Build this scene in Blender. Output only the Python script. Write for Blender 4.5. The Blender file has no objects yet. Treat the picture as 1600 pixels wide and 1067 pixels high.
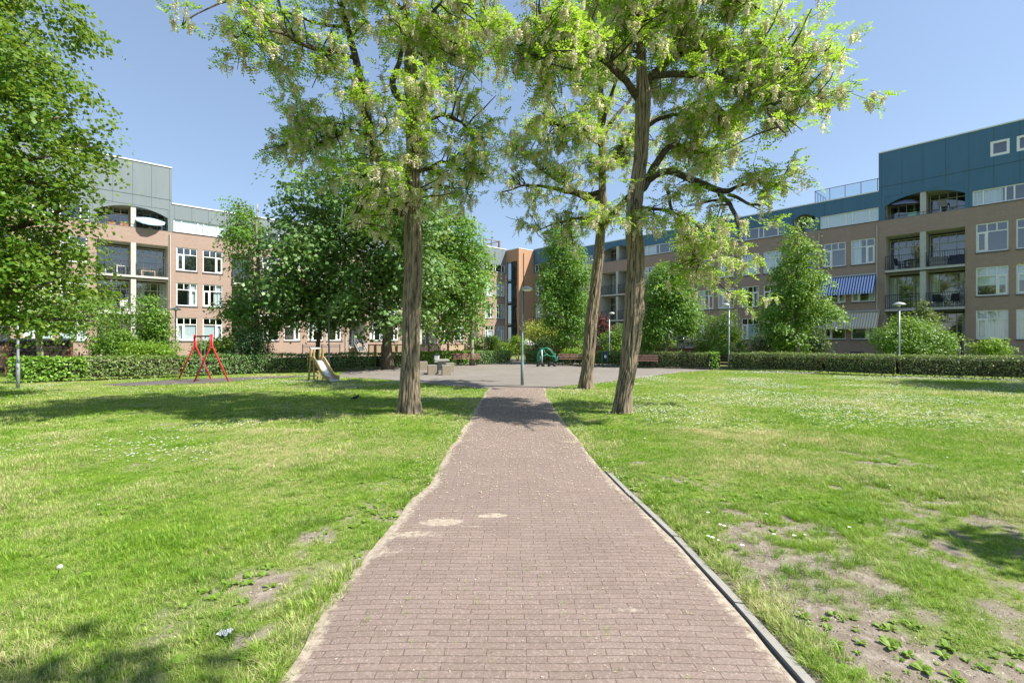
import bpy, math, random
import numpy as np
from mathutils import Vector, Matrix

random.seed(7)
rng = np.random.default_rng(11)
S = bpy.context.scene
C = S.collection
F, HZ, EYE = 740.0, 532.0, 1.6          # focal length and horizon of the 1600 px photograph, eye height in metres

def gp(px, py):
    """ground point seen at a pixel of the photograph (survey helper)"""
    Y = F * EYE / (py - HZ)
    return ((px - 800) / F * Y, Y)
def at(px, py, Y):
    return ((px - 800) / F * Y, Y, EYE + (HZ - py) / F * Y)

# ------------------------------------------------------------------ object helpers
def link(o, parent=None):
    C.objects.link(o)
    if parent is not None:
        o.parent = parent
    return o
def tag(o, label=None, cat=None, group=None, kind=None):
    if label: o['label'] = label
    if cat: o['category'] = cat
    if group: o['group'] = group
    if kind: o['kind'] = kind
    return o
def thing(name, loc, label, cat, group=None, rz=0.0):
    o = bpy.data.objects.new(name, None)
    o.empty_display_size = 0.3
    o.location = loc
    o.rotation_euler = (0, 0, rz)
    link(o)
    return tag(o, label, cat, group)
def copy_tree(o, parent=None):
    c = o.copy()
    link(c, parent)
    for ch in list(o.children):
        copy_tree(ch, c)
    return c

class MB:
    """collects shapes for one mesh"""
    def __init__(s):
        s.v = []; s.f = []; s.m = []
    def quad(s, a, b, c, d, mi=0):
        n = len(s.v); s.v += [a, b, c, d]; s.f.append((n, n+1, n+2, n+3)); s.m.append(mi)
    def poly(s, pts, mi=0):
        n = len(s.v); s.v += list(pts); s.f.append(tuple(range(n, n+len(pts)))); s.m.append(mi)
    def box(s, x0, x1, y0, y1, z0, z1, mi=0):
        n = len(s.v)
        s.v += [(x0,y0,z0),(x1,y0,z0),(x1,y1,z0),(x0,y1,z0),(x0,y0,z1),(x1,y0,z1),(x1,y1,z1),(x0,y1,z1)]
        for q in ((0,3,2,1),(4,5,6,7),(0,1,5,4),(1,2,6,5),(2,3,7,6),(3,0,4,7)):
            s.f.append(tuple(n+i for i in q)); s.m.append(mi)
    def obox(s, c, ax, ay, az, mi=0):
        """box from centre and three half-axis vectors"""
        c, ax, ay, az = map(Vector, (c, ax, ay, az)); n = len(s.v)
        for sz in (-1, 1):
            for sx, sy in ((-1,-1),(1,-1),(1,1),(-1,1)):
                s.v.append(tuple(c + ax*sx + ay*sy + az*sz))
        for q in ((0,3,2,1),(4,5,6,7),(0,1,5,4),(1,2,6,5),(2,3,7,6),(3,0,4,7)):
            s.f.append(tuple(n+i for i in q)); s.m.append(mi)
    def bar(s, a, b, w, h=None, mi=0, up=(0,0,1)):
        a, b = Vector(a), Vector(b); d = b - a
        if d.length < 1e-6: return
        u = Vector(up)
        if abs(d.normalized().dot(u)) > .95: u = Vector((0,1,0))
        x = d.cross(u).normalized(); y = x.cross(d).normalized()
        s.obox((a+b)/2, d/2, x*w/2, y*(h or w)/2, mi)
    def tube(s, pts, rad, n=8, mi=0, caps=True):
        pts = [Vector(p) for p in pts]; m = len(pts)
        if not hasattr(rad, '__len__'): rad = [rad]*m
        base = len(s.v); prev = None
        for i, p in enumerate(pts):
            d = (pts[min(i+1, m-1)] - pts[max(i-1, 0)])
            if d.length < 1e-9: d = Vector((0,0,1))
            d.normalize()
            if prev is None:
                r = Vector((1,0,0)) if abs(d.x) < .8 else Vector((0,1,0))
            else: r = prev
            x = (r - d*r.dot(d)).normalized(); prev = x; y = d.cross(x)
            for k in range(n):
                a = 2*math.pi*k/n
                s.v.append(tuple(p + (x*math.cos(a) + y*math.sin(a))*rad[i]))
        for i in range(m-1):
            for k in range(n):
                k2 = (k+1) % n
                s.f.append((base+i*n+k, base+i*n+k2, base+(i+1)*n+k2, base+(i+1)*n+k)); s.m.append(mi)
        if caps:
            s.f.append(tuple(base+k for k in reversed(range(n)))); s.m.append(mi)
            s.f.append(tuple(base+(m-1)*n+k for k in range(n))); s.m.append(mi)
    def lathe(s, c, prof, n=16, mi=0):
        base = len(s.v); m = len(prof)
        for r, z in prof:
            for k in range(n):
                a = 2*math.pi*k/n
                s.v.append((c[0]+r*math.cos(a), c[1]+r*math.sin(a), c[2]+z))
        for i in range(m-1):
            for k in range(n):
                k2 = (k+1) % n
                s.f.append((base+i*n+k, base+i*n+k2, base+(i+1)*n+k2, base+(i+1)*n+k)); s.m.append(mi)
        s.f.append(tuple(base+k for k in reversed(range(n)))); s.m.append(mi)
        s.f.append(tuple(base+(m-1)*n+k for k in range(n))); s.m.append(mi)
    def build(s, name, mats, parent=None, smooth=False, loc=None, bevel=0):
        me = bpy.data.meshes.new(name)
        me.from_pydata(s.v, [], s.f)
        for m in (mats if isinstance(mats, (list, tuple)) else [mats]): me.materials.append(m)
        if any(s.m): me.polygons.foreach_set('material_index', s.m)
        if smooth: me.polygons.foreach_set('use_smooth', [True]*len(s.f))
        me.update()
        o = bpy.data.objects.new(name, me)
        if loc is not None: o.location = loc
        link(o, parent)
        if bevel:
            b = o.modifiers.new('soft edge', 'BEVEL'); b.width = bevel; b.segments = 2; b.limit_method = 'ANGLE'
        return o

def np_mesh(name, verts, quads, mats, parent=None, smooth=False, mi=None):
    me = bpy.data.meshes.new(name)
    verts = np.asarray(verts, dtype=np.float32); quads = np.asarray(quads, dtype=np.int32)
    nq, k = quads.shape
    me.vertices.add(len(verts)); me.vertices.foreach_set('co', verts.ravel())
    me.loops.add(nq*k); me.loops.foreach_set('vertex_index', quads.ravel())
    me.polygons.add(nq); me.polygons.foreach_set('loop_start', np.arange(0, nq*k, k, dtype=np.int32))
    for m in (mats if isinstance(mats, (list, tuple)) else [mats]): me.materials.append(m)
    if mi is not None: me.polygons.foreach_set('material_index', np.asarray(mi, dtype=np.int32))
    me.polygons.foreach_set('use_smooth', np.full(nq, smooth))
    me.update(calc_edges=True); me.validate()
    return link(bpy.data.objects.new(name, me), parent)

# ------------------------------------------------------------------ value noise in numpy
_perm = np.random.default_rng(3).random((256, 256))
def vnoise(x, y):
    x = np.asarray(x, float); y = np.asarray(y, float)
    xi = np.floor(x).astype(int); yi = np.floor(y).astype(int); fx = x-xi; fy = y-yi
    fx = fx*fx*(3-2*fx); fy = fy*fy*(3-2*fy)
    g = lambda a, b: _perm[a & 255, b & 255]
    return (g(xi,yi)*(1-fx)+g(xi+1,yi)*fx)*(1-fy) + (g(xi,yi+1)*(1-fx)+g(xi+1,yi+1)*fx)*fy
def fbm(x, y, o=4):
    t = 0; a = .5; n = 0
    for i in range(o):
        t = t + a*vnoise(x*2**i+17*i, y*2**i-9*i); n += a; a *= .5
    return t/n

# ------------------------------------------------------------------ materials
def mat(name):
    m = bpy.data.materials.new(name); m.use_nodes = True
    nt = m.node_tree; nt.nodes.clear()
    out = nt.nodes.new('ShaderNodeOutputMaterial')
    return m, nt, nt.nodes, nt.links, out
def N(nt, t, **kw):
    n = nt.nodes.new('ShaderNode'+t)
    for k, v in kw.items():
        if k.startswith('i_'): n.inputs[k[2:].replace('_', ' ')].default_value = v
        elif k.startswith('n_'): n.inputs[int(k[2:])].default_value = v
        else: setattr(n, k, v)
    return n
def rgba(c): return (c[0], c[1], c[2], 1)
def ramp(nt, stops, fac=None):
    r = nt.nodes.new('ShaderNodeValToRGB'); e = r.color_ramp.elements
    while len(e) < len(stops): e.new(.5)
    for x, (p, c) in zip(e, stops): x.position = p; x.color = rgba(c)
    if fac is not None: nt.links.new(fac, r.inputs[0])
    return r
def mixc(nt, a, b, fac, mode='MIX'):
    n = nt.nodes.new('ShaderNodeMix'); n.data_type = 'RGBA'; n.blend_type = mode
    for s, v in ((0, fac), (6, a), (7, b)):
        if isinstance(v, (int, float)): n.inputs[s].default_value = v
        elif isinstance(v, tuple): n.inputs[s].default_value = rgba(v)
        else: nt.links.new(v, n.inputs[s])
    return n.outputs[2]
def math_(nt, op, a, b=None, c=None):
    n = nt.nodes.new('ShaderNodeMath'); n.operation = op
    for i, v in enumerate((a, b, c)):
        if v is None: continue
        if isinstance(v, (int, float)): n.inputs[i].default_value = v
        else: nt.links.new(v, n.inputs[i])
    return n.outputs[0]
def mapping(nt, src, scale=(1,1,1), rot=(0,0,0), loc=(0,0,0)):
    m = nt.nodes.new('ShaderNodeMapping'); nt.links.new(src, m.inputs[0])
    m.inputs['Scale'].default_value = scale; m.inputs['Rotation'].default_value = rot; m.inputs['Location'].default_value = loc
    return m.outputs[0]
def noise(nt, vec, scale, detail=4, rough=.55, out=0):
    n = nt.nodes.new('ShaderNodeTexNoise'); n.inputs['Scale'].default_value = scale
    n.inputs['Detail'].default_value = detail; n.inputs['Roughness'].default_value = rough
    if vec is not None: nt.links.new(vec, n.inputs['Vector'])
    return n.outputs[out]
def coord(nt, k='Object'): return nt.nodes.new('ShaderNodeTexCoord').outputs[k]
def wpos(nt): return nt.nodes.new('ShaderNodeNewGeometry').outputs['Position']
def bump(nt, h, strength=.3, dist=.02):
    b = nt.nodes.new('ShaderNodeBump'); b.inputs['Strength'].default_value = strength; b.inputs['Distance'].default_value = dist
    nt.links.new(h, b.inputs['Height']); return b.outputs[0]
def principled(nt, out, col, rough=.6, spec=.4, metal=0., nrm=None):
    p = nt.nodes.new('ShaderNodeBsdfPrincipled')
    if isinstance(col, tuple): p.inputs['Base Color'].default_value = rgba(col)
    else: nt.links.new(col, p.inputs['Base Color'])
    if isinstance(rough, (int, float)): p.inputs['Roughness'].default_value = rough
    else: nt.links.new(rough, p.inputs['Roughness'])
    p.inputs['Specular IOR Level'].default_value = spec; p.inputs['Metallic'].default_value = metal
    if nrm is not None: nt.links.new(nrm, p.inputs['Normal'])
    nt.links.new(p.outputs[0], out.inputs[0]); return p

def m_plain(name, col, rough=.6, spec=.4, metal=0., vary=.12, scale=6., bmp=.05):
    m, nt, nd, lk, out = mat(name)
    n = noise(nt, coord(nt), scale, 5)
    c = mixc(nt, tuple(x*(1-vary) for x in col), tuple(min(1, x*(1+vary)) for x in col), n)
    r = math_(nt, 'MULTIPLY_ADD', n, .25, rough-.12)
    principled(nt, out, c, r, spec, metal, bump(nt, noise(nt, coord(nt), scale*12, 3), bmp, .004))
    return m

def m_leaf(name, cols, trans=.35, gloss=.35, tcol=None, gain=1.55):
    """foliage: colour varies leaf by leaf, light passes through"""
    m, nt, nd, lk, out = mat(name)
    rnd = nt.nodes.new('ShaderNodeNewGeometry').outputs['Random Per Island']
    k = len(cols); cols = [tuple(min(.9, v*gain) for v in c) for c in cols]
    r = ramp(nt, [(i/(k-1) if k > 1 else 0, c) for i, c in enumerate(cols)], rnd)
    big = noise(nt, wpos(nt), .9, 3)
    col = mixc(nt, r.outputs[0], (.5, .5, .5), 0.0)
    hv = nt.nodes.new('ShaderNodeHueSaturation'); lk.new(r.outputs[0], hv.inputs['Color'])
    lk.new(math_(nt, 'MULTIPLY_ADD', big, .5, .75), hv.inputs['Value'])
    d = N(nt, 'BsdfPrincipled'); lk.new(hv.outputs[0], d.inputs['Base Color'])
    d.inputs['Roughness'].default_value = .5; d.inputs['Specular IOR Level'].default_value = gloss
    t = N(nt, 'BsdfTranslucent')
    tc = mixc(nt, hv.outputs[0], tcol or (.42, .56, .06), .5)
    lk.new(tc, t.inputs[0])
    x = N(nt, 'MixShader', n_0=trans); lk.new(d.outputs[0], x.inputs[1]); lk.new(t.outputs[0], x.inputs[2])
    lk.new(x.outputs[0], out.inputs[0]); return m

def m_bark(name, dark, light, scale=1., stretch=.12, ridged=False):
    m, nt, nd, lk, out = mat(name)
    v = mapping(nt, coord(nt), (1, 1, stretch))
    n = noise(nt, v, 14*scale, 6, .65); n2 = noise(nt, coord(nt), 3, 4)
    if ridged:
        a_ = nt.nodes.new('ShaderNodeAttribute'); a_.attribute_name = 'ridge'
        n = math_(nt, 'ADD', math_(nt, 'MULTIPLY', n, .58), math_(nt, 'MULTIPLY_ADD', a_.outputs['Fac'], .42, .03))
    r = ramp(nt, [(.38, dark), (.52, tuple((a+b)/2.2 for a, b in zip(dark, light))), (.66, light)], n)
    c = mixc(nt, r.outputs[0], (.10, .11, .06), math_(nt, 'MULTIPLY', n2, .25))
    principled(nt, out, c, .9, .15, 0, bump(nt, n, .9, .03)); return m

def m_brickwall(name, c1, c2, mortar):
    m, nt, nd, lk, out = mat(name)
    oc = coord(nt); sp = N(nt, 'SeparateXYZ'); lk.new(oc, sp.inputs[0])
    cb = N(nt, 'CombineXYZ'); lk.new(math_(nt, 'ADD', sp.outputs[0], sp.outputs[1]), cb.inputs[0]); lk.new(sp.outputs[2], cb.inputs[1])
    b = nt.nodes.new('ShaderNodeTexBrick'); lk.new(cb.outputs[0], b.inputs['Vector'])
    b.inputs['Scale'].default_value = 1; b.inputs['Brick Width'].default_value = .22; b.inputs['Row Height'].default_value = .0625
    b.inputs['Mortar Size'].default_value = .006; b.inputs['Color1'].default_value = rgba(c1); b.inputs['Color2'].default_value = rgba(c2)
    b.inputs['Mortar'].default_value = rgba(mortar); b.inputs['Bias'].default_value = 0
    w = noise(nt, cb.outputs[0], .45, 5, .6)
    st = noise(nt, mapping(nt, cb.outputs[0], (2.2, .18, 1)), 1.2, 4, .6)
    c = mixc(nt, b.outputs[0], tuple(x*.62 for x in c1), math_(nt, 'MULTIPLY', st, .42))
    c = mixc(nt, c, tuple(min(1, x*1.25) for x in c2), math_(nt, 'MULTIPLY', w, .35))
    principled(nt, out, c, .85, .2, 0, bump(nt, b.outputs['Fac'], -.3, .01)); return m

def m_cladding(name, col):
    m, nt, nd, lk, out = mat(name)
    v = mapping(nt, coord(nt), (1.4, 1.4, .25)); n = noise(nt, v, 1.3, 5, .6)
    c = mixc(nt, tuple(x*.86 for x in col), tuple(x*1.14 for x in col), n)
    c = mixc(nt, c, (.30, .32, .30), math_(nt, 'MULTIPLY', noise(nt, mapping(nt, coord(nt), (6, 6, .5)), 1.2, 5), .14))
    principled(nt, out, c, .55, .35, 0, bump(nt, n, .04, .02)); return m

def m_glass(name, tint=(.82, .88, .9), refl=.8, base=.16):
    m, nt, nd, lk, out = mat(name)
    fr = N(nt, 'LayerWeight'); fr.inputs[0].default_value = .5
    g = N(nt, 'BsdfGlossy'); g.inputs['Roughness'].default_value = .02; g.inputs[0].default_value = (.95, .97, 1, 1)
    lk.new(bump(nt, noise(nt, coord(nt), 1.6, 2), .02, .03), g.inputs['Normal'])
    t = N(nt, 'BsdfTransparent'); t.inputs[0].default_value = rgba(tint)
    x = N(nt, 'MixShader'); lk.new(math_(nt, 'MULTIPLY_ADD', math_(nt, 'POWER', fr.outputs['Facing'], 3.0), refl, base), x.inputs[0]); lk.new(t.outputs[0], x.inputs[1]); lk.new(g.outputs[0], x.inputs[2])
    lk.new(x.outputs[0], out.inputs[0]); return m

def m_stripes(name, a, b, width):
    m, nt, nd, lk, out = mat(name)
    sp = N(nt, 'SeparateXYZ'); lk.new(coord(nt), sp.inputs[0])
    f = math_(nt, 'GREATER_THAN', math_(nt, 'FRACT', math_(nt, 'DIVIDE', sp.outputs[0], width)), .5)
    c = mixc(nt, a, b, f); n = noise(nt, coord(nt), 3, 4)
    c = mixc(nt, c, (.3, .3, .28), math_(nt, 'MULTIPLY', n, .22))
    principled(nt, out, c, .8, .2); return m

M = {}
M['brick'] = m_brickwall('buff brown brick', (.300, .202, .158), (.365, .256, .208), (.38, .325, .285))
M['brick_orange'] = m_brickwall('orange brick', (.40, .22, .12), (.46, .26, .15), (.42, .32, .24))
M['clad'] = m_cladding('left wing grey green cladding', (.160, .192, .207))  # left wing panels: greyer and paler than the right wing's teal
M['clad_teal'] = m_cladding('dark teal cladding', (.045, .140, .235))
M['joint'] = m_plain('dark joint', (.05, .08, .09), .8)
M['coping'] = m_plain('white coping', (.72, .74, .74), .5)
M['white'] = m_plain('white paint', (.78, .78, .76), .4, vary=.05)
M['cream'] = m_plain('cream paint', (.56, .54, .47), .5, vary=.06)
M['concrete'] = m_plain('pale concrete', (.46, .45, .41), .8, vary=.16, scale=3)
M['sill'] = m_plain('dark stone sill', (.09, .085, .085), .6)
M['glass'] = m_glass('window glass')
M['frost'] = m_plain('frosted panel', (.52, .58, .64), .3, .5)
M['glass_dark'] = m_glass('dark stair glass', (.35, .42, .45), .30, .05)
M['room'] = m_plain('dim room', (.20, .185, .17), .9)
M['curtain'] = m_plain('white curtain', (.70, .71, .70), .9, vary=.08, scale=9)
M['blind'] = m_plain('pale blind', (.60, .66, .66), .8, vary=.05)
M['rail'] = m_plain('dark grey blue steel', (.035, .045, .055), .45)
M['roof'] = m_plain('roof felt', (.10, .10, .10), .9)
M['steel'] = m_plain('galvanised steel', (.38, .40, .43), .45, .5, .35)
M['lampgreen'] = m_plain('grey green post paint', (.20, .255, .26), .5)
M['lamphead'] = m_plain('lamp cap grey', (.42, .44, .45), .4, .5, .2)
M['diffuser'] = m_plain('opal lamp glass', (.78, .78, .72), .3)
M['red'] = m_plain('red paint', (.62, .035, .05), .35, .5)
M['rubber'] = m_plain('black rubber', (.02, .02, .02), .8)
M['woodpale'] = m_plain('weathered pale wood', (.40, .29, .13), .75, vary=.25, scale=14)
M['woodred'] = m_plain('red brown bench wood', (.24, .135, .105), .65, vary=.25, scale=12)
M['wooddark'] = m_plain('dark stained wood', (.045, .032, .025), .75, vary=.3, scale=10)
M['woodbrown'] = m_plain('brown fence wood', (.20, .10, .06), .75, vary=.3, scale=9)
M['woodtan'] = m_plain('tan fence boards', (.42, .30, .20), .75, vary=.25, scale=9)
M['slide'] = m_plain('slide steel', (.55, .60, .66), .28, .5, .5)
M['pebble'] = m_plain('washed concrete', (.27, .225, .165), .85, vary=.28, scale=30)
M['slab'] = m_plain('grey concrete slab', (.30, .285, .25), .85, vary=.2, scale=12)
M['playgreen'] = m_plain('turquoise green paint', (.02, .27, .17), .4)
M['navy'] = m_plain('navy sheet', (.025, .035, .08), .5)
M['lilac'] = m_plain('pale grey bin', (.60, .57, .62), .5)
M['ltblue'] = m_plain('pale blue parasol cloth', (.38, .56, .66), .8)
M['bluegrey'] = m_plain('blue grey parasol cloth', (.16, .17, .27), .8)
M['whitecloth'] = m_plain('white cloth', (.75, .75, .78), .8)
M['blackcloth'] = m_plain('black cloth', (.015, .015, .02), .8)
M['pot'] = m_plain('terracotta', (.35, .16, .08), .8)
M['mint'] = m_plain('mint planter', (.30, .52, .42), .6)
M['awnblue'] = m_stripes('blue striped awning', (.62, .70, .82), (.008, .055, .40), .165)
M['awnbeige'] = m_stripes('beige striped awning', (.66, .66, .62), (.50, .38, .20), .165)

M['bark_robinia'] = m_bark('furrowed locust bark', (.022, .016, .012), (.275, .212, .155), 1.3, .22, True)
M['bark_limb'] = m_bark('dark limb bark', (.025, .018, .013), (.17, .13, .10), 2.0, .4)
M['bark'] = m_bark('brown bark', (.06, .045, .035), (.20, .16, .12), 1.2, .25)
M['bark_pale'] = m_bark('pale bark', (.16, .13, .10), (.46, .41, .34), .8, .5)
M['lf_robinia'] = m_leaf('locust leaflets', [(.08, .18, .014), (.14, .26, .018), (.20, .33, .022), (.26, .38, .04)], .50, .25)
M['lf_flower'] = m_leaf('cream blossom', [(.62, .55, .38), (.74, .68, .52), (.84, .80, .68)], .40, .1, (.80, .72, .48), 1.0)
M['lf_maple'] = m_leaf('maple leaves', [(.04, .115, .012), (.075, .18, .014), (.125, .24, .018), (.24, .30, .07)], .40, .35, None, 1.0)
M['lf_linden'] = m_leaf('linden leaves', [(.028, .075, .014), (.05, .115, .024), (.075, .15, .035), (.125, .185, .075)], .32, .5, None, 1.75)
M['lf_mid'] = m_leaf('mid green leaves', [(.035, .095, .013), (.065, .15, .019), (.11, .21, .03)], .38, .45, None, 1.75)
M['lf_light'] = m_leaf('light green leaves', [(.055, .135, .016), (.095, .195, .024), (.16, .27, .045)], .38, .4, None, 1.35)
M['lf_lime'] = m_leaf('lime green leaves', [(.08, .17, .014), (.13, .24, .018), (.19, .31, .03)], .40, .35, None, 1.2)
M['lf_yellow'] = m_leaf('yellow green leaves', [(.16, .21, .03), (.27, .30, .05), (.38, .36, .09)], .35, .3)
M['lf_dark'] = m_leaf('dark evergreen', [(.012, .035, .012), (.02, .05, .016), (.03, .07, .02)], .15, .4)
M['lf_red'] = m_leaf('red maple leaves', [(.06, .018, .018), (.11, .03, .03), (.14, .06, .05)], .25, .3, (.30, .06, .04), 1.0)
M['lf_hedge'] = m_leaf('hedge leaves', [(.045, .10, .016), (.08, .145, .022), (.12, .19, .04), (.17, .17, .09)], .28, .45)
M['lf_hedgebrown'] = m_leaf('clipped hedge leaves', [(.05, .09, .022), (.085, .13, .035), (.15, .15, .085), (.07, .14, .022)], .28, .35)
M['lf_ivy'] = m_leaf('bright hedge leaves', [(.06, .14, .014), (.10, .20, .018), (.15, .27, .03)], .30, .45)
M['twig'] = m_plain('dark twigs', (.05, .042, .025), .9)
# ================================================================== camera, sun, sky
cam = bpy.data.cameras.new('camera'); co = bpy.data.objects.new('camera', cam); link(co)
cam.sensor_width = 36; cam.lens = 36*F/1600; cam.clip_end = 2000; cam.clip_start = .05
cam.shift_y = -1.5/1600
co.location = (0, 0, EYE); co.rotation_euler = (math.radians(90), 0, 0)
S.camera = co
SUN_EL, SUN_AZ = math.radians(50), math.radians(105.3)      # azimuth clockwise from +Y
sd = Vector((math.cos(SUN_EL)*math.sin(SUN_AZ), math.cos(SUN_EL)*math.cos(SUN_AZ), math.sin(SUN_EL)))
sl = bpy.data.lights.new('sun', 'SUN'); sl.energy = 4.15; sl.angle = math.radians(.53); sl.color = (1, .95, .86)
so = bpy.data.objects.new('sun', sl); link(so); so.location = (30, -10, 40)
so.rotation_euler = (-sd).to_track_quat('-Z', 'Y').to_euler()
w = bpy.data.worlds.new('World'); S.world = w; w.use_nodes = True
wn = w.node_tree; wn.nodes.clear()
sky = wn.nodes.new('ShaderNodeTexSky'); sky.sky_type = 'NISHITA'; sky.sun_disc = False
sky.sun_elevation = SUN_EL; sky.sun_rotation = SUN_AZ
sky.air_density = 1.0; sky.dust_density = .6; sky.ozone_density = 1.0
bg = wn.nodes.new('ShaderNodeBackground'); bg.inputs[1].default_value = .122
wo = wn.nodes.new('ShaderNodeOutputWorld')
mx = wn.nodes.new('ShaderNodeMix'); mx.data_type = 'RGBA'; mx.inputs[0].default_value = .6; mx.inputs[7].default_value = (.97, 1.31, 1.90, 1)
wn.links.new(sky.outputs[0], mx.inputs[6]); wn.links.new(mx.outputs[2], bg.inputs[0]); wn.links.new(bg.outputs[0], wo.inputs[0])
S.view_settings.view_transform = 'Standard'; S.view_settings.look = 'None'
S.view_settings.exposure = 1.33; S.view_settings.gamma = 1
S.cycles.max_bounces = 8; S.cycles.transparent_max_bounces = 16; S.cycles.use_denoising = True
S.cycles.sample_clamp_indirect = 6

# ================================================================== ground
PL = ([2.0, 3.0, 3.63, 5.33, 7.05, 9.0, 13.2, 15.6], [-1.12, -1.11, -1.09, -.96, -.94, -.88, -.87, -.80])
PR = ([2.0, 3.0, 3.63, 5.33, 7.05, 9.0, 13.2, 15.6], [1.36, 1.34, 1.32, 1.16, 1.08, 1.03, 1.0, 1.1])
def path_l(Y): return np.interp(Y, *PL)
def path_r(Y): return np.interp(Y, *PR)

plaza_px = [(528,588),(600,592),(657,598),(715,602.5),(758,606),(852,607.5),(890,601.5),(925,599),(980,592),(1060,581.5),(1130,576.5),
            (1130,573.5),(1060,570.5),(960,567),(822,565.5),(821,561),(772,561),(770,565.5),(700,566.5),(620,571),(540,579)]
plaza_w = [gp(*p) for p in plaza_px]
def in_poly(px, py, poly):
    px = np.asarray(px); py = np.asarray(py); c = np.zeros(px.shape, bool); j = len(poly)-1
    for i in range(len(poly)):
        xi, yi = poly[i]; xj, yj = poly[j]
        with np.errstate(divide='ignore', invalid='ignore'):
            hit = ((yi > py) != (yj > py)) & (px < (xj-xi)*(py-yi)/(yj-yi+1e-12)+xi)
        c ^= hit; j = i
    return c
pad_px = [(155,600),(215,596.5),(300,591.5),(400,588.5),(470,586.5),(480,588),(400,591.5),(345,597),(270,600),(200,602.5)]
pad_w = [gp(*p) for p in pad_px]
dirt_px = [(0,600),(26,598),(40,602),(20,608),(0,612)]

def soil_mask(X, Y):
    """0 grass .. 1 bare earth (near the path, worn spots)"""
    n = fbm(X*.95+5.3, Y*.95+2.1, 5)
    n2 = fbm(X*3.1+40, Y*3.1+11, 3)
    b = np.zeros_like(np.asarray(X, float)) - .15 - .3*np.clip((Y-4.6)/2.4, 0, 1)
    side_r = np.clip(1-np.abs(X-2.05-(Y-2.5)*.55)/1.35, 0, 1)*np.clip((5.2-Y)/2.6, 0, 1)
    b = b + .50*side_r + .30*np.clip(1-np.hypot((X-1.75)/.6, (Y-2.3)/.7), 0, 1)
    side_l = np.clip(1-np.abs(X+1.52)/.55, 0, 1)*np.clip((5.6-Y)/1.6, 0, 1)*np.clip((Y-2.3)/.6, 0, 1)
    b = b + .34*side_l - .45*np.clip((-1.75-X)/.4, 0, 1)*(Y < 5.5)
    edge = np.minimum(np.abs(X-path_r(Y)), np.abs(X-path_l(Y)))
    b = b + .22*np.clip(1-edge/.16, 0, 1)*(Y < 9)
    s = (n-.5)*.85 + (n2-.5)*1.0 + (fbm(X*9+3, Y*9+8, 3)-.5)*.9 + b
    return np.clip(s*2.6+.30, 0, 1)

def axis(parts):
    return np.unique(np.concatenate([np.linspace(a, b, n) for a, b, n in parts]))
gx = axis([(-400,-60,8),(-60,-8,60),(-8,-4,40),(-4,4.5,143),(4.5,8,36),(8,60,60),(60,400,8)])
gy = axis([(-200,-6,12),(-6,1.6,20),(1.6,7.5,118),(7.5,20,80),(20,70,60),(70,600,10)])
GX, GY = np.meshgrid(gx, gy)
soil = soil_mask(GX, GY)
behind = np.clip((GY-18-np.abs(GX)*-.05)/3, 0, 1)
def lawn_z(X, Y):
    e = np.clip(np.minimum(np.abs(X-path_l(Y)), np.abs(X-path_r(Y)))/.5, 0, 1)*((X < path_l(Y)) | (X > path_r(Y)))
    return (fbm(X*.7, Y*.7, 4)-.5)*.05*e*(Y < 15)*(Y > -4) - .028 + .026*e*(Y < 15)
GZ = lawn_z(GX, GY)
nx, ny = len(gx), len(gy)
idx = np.arange(nx*ny).reshape(ny, nx)
q = np.stack([idx[:-1,:-1], idx[:-1,1:], idx[1:,1:], idx[1:,:-1]], -1).reshape(-1, 4)

def m_lawn():
    m, nt, nd, lk, out = mat('lawn ground')
    p = wpos(nt); at_ = nt.nodes.new('ShaderNodeAttribute'); at_.attribute_name = 'soil'
    n1 = noise(nt, p, .55, 5, .6); n2 = noise(nt, p, 9, 5, .65); n3 = noise(nt, p, 60, 4, .7)
    g = ramp(nt, [(.3, (.10, .17, .02)), (.5, (.16, .23, .035)), (.66, (.25, .27, .08)), (.8, (.33, .30, .14))], n1)
    g2 = mixc(nt, g.outputs[0], (.05, .09, .015), math_(nt, 'MULTIPLY', n2, .5))
    s = ramp(nt, [(.3, (.15, .122, .096)), (.52, (.25, .212, .175)), (.72, (.40, .355, .305))], n2)
    s2 = mixc(nt, s.outputs[0], (.10, .075, .05), math_(nt, 'MULTIPLY', n3, .45))
    c = mixc(nt, g2, s2, at_.outputs['Fac'])
    h = math_(nt, 'ADD', math_(nt, 'MULTIPLY', n2, .6), math_(nt, 'MULTIPLY', n3, .5))
    principled(nt, out, c, .95, .1, 0, bump(nt, h, .8, .03)); return m
lawn = np_mesh('lawn', np.stack([GX, GY, GZ], -1).reshape(-1, 3), q, m_lawn(), smooth=True)
a = lawn.data.attributes.new('soil', 'FLOAT', 'POINT')
sv = np.where(GY > 26, .35, soil).astype(np.float32); a.data.foreach_set('value', sv.ravel())
tag(lawn, kind='structure')

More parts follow.
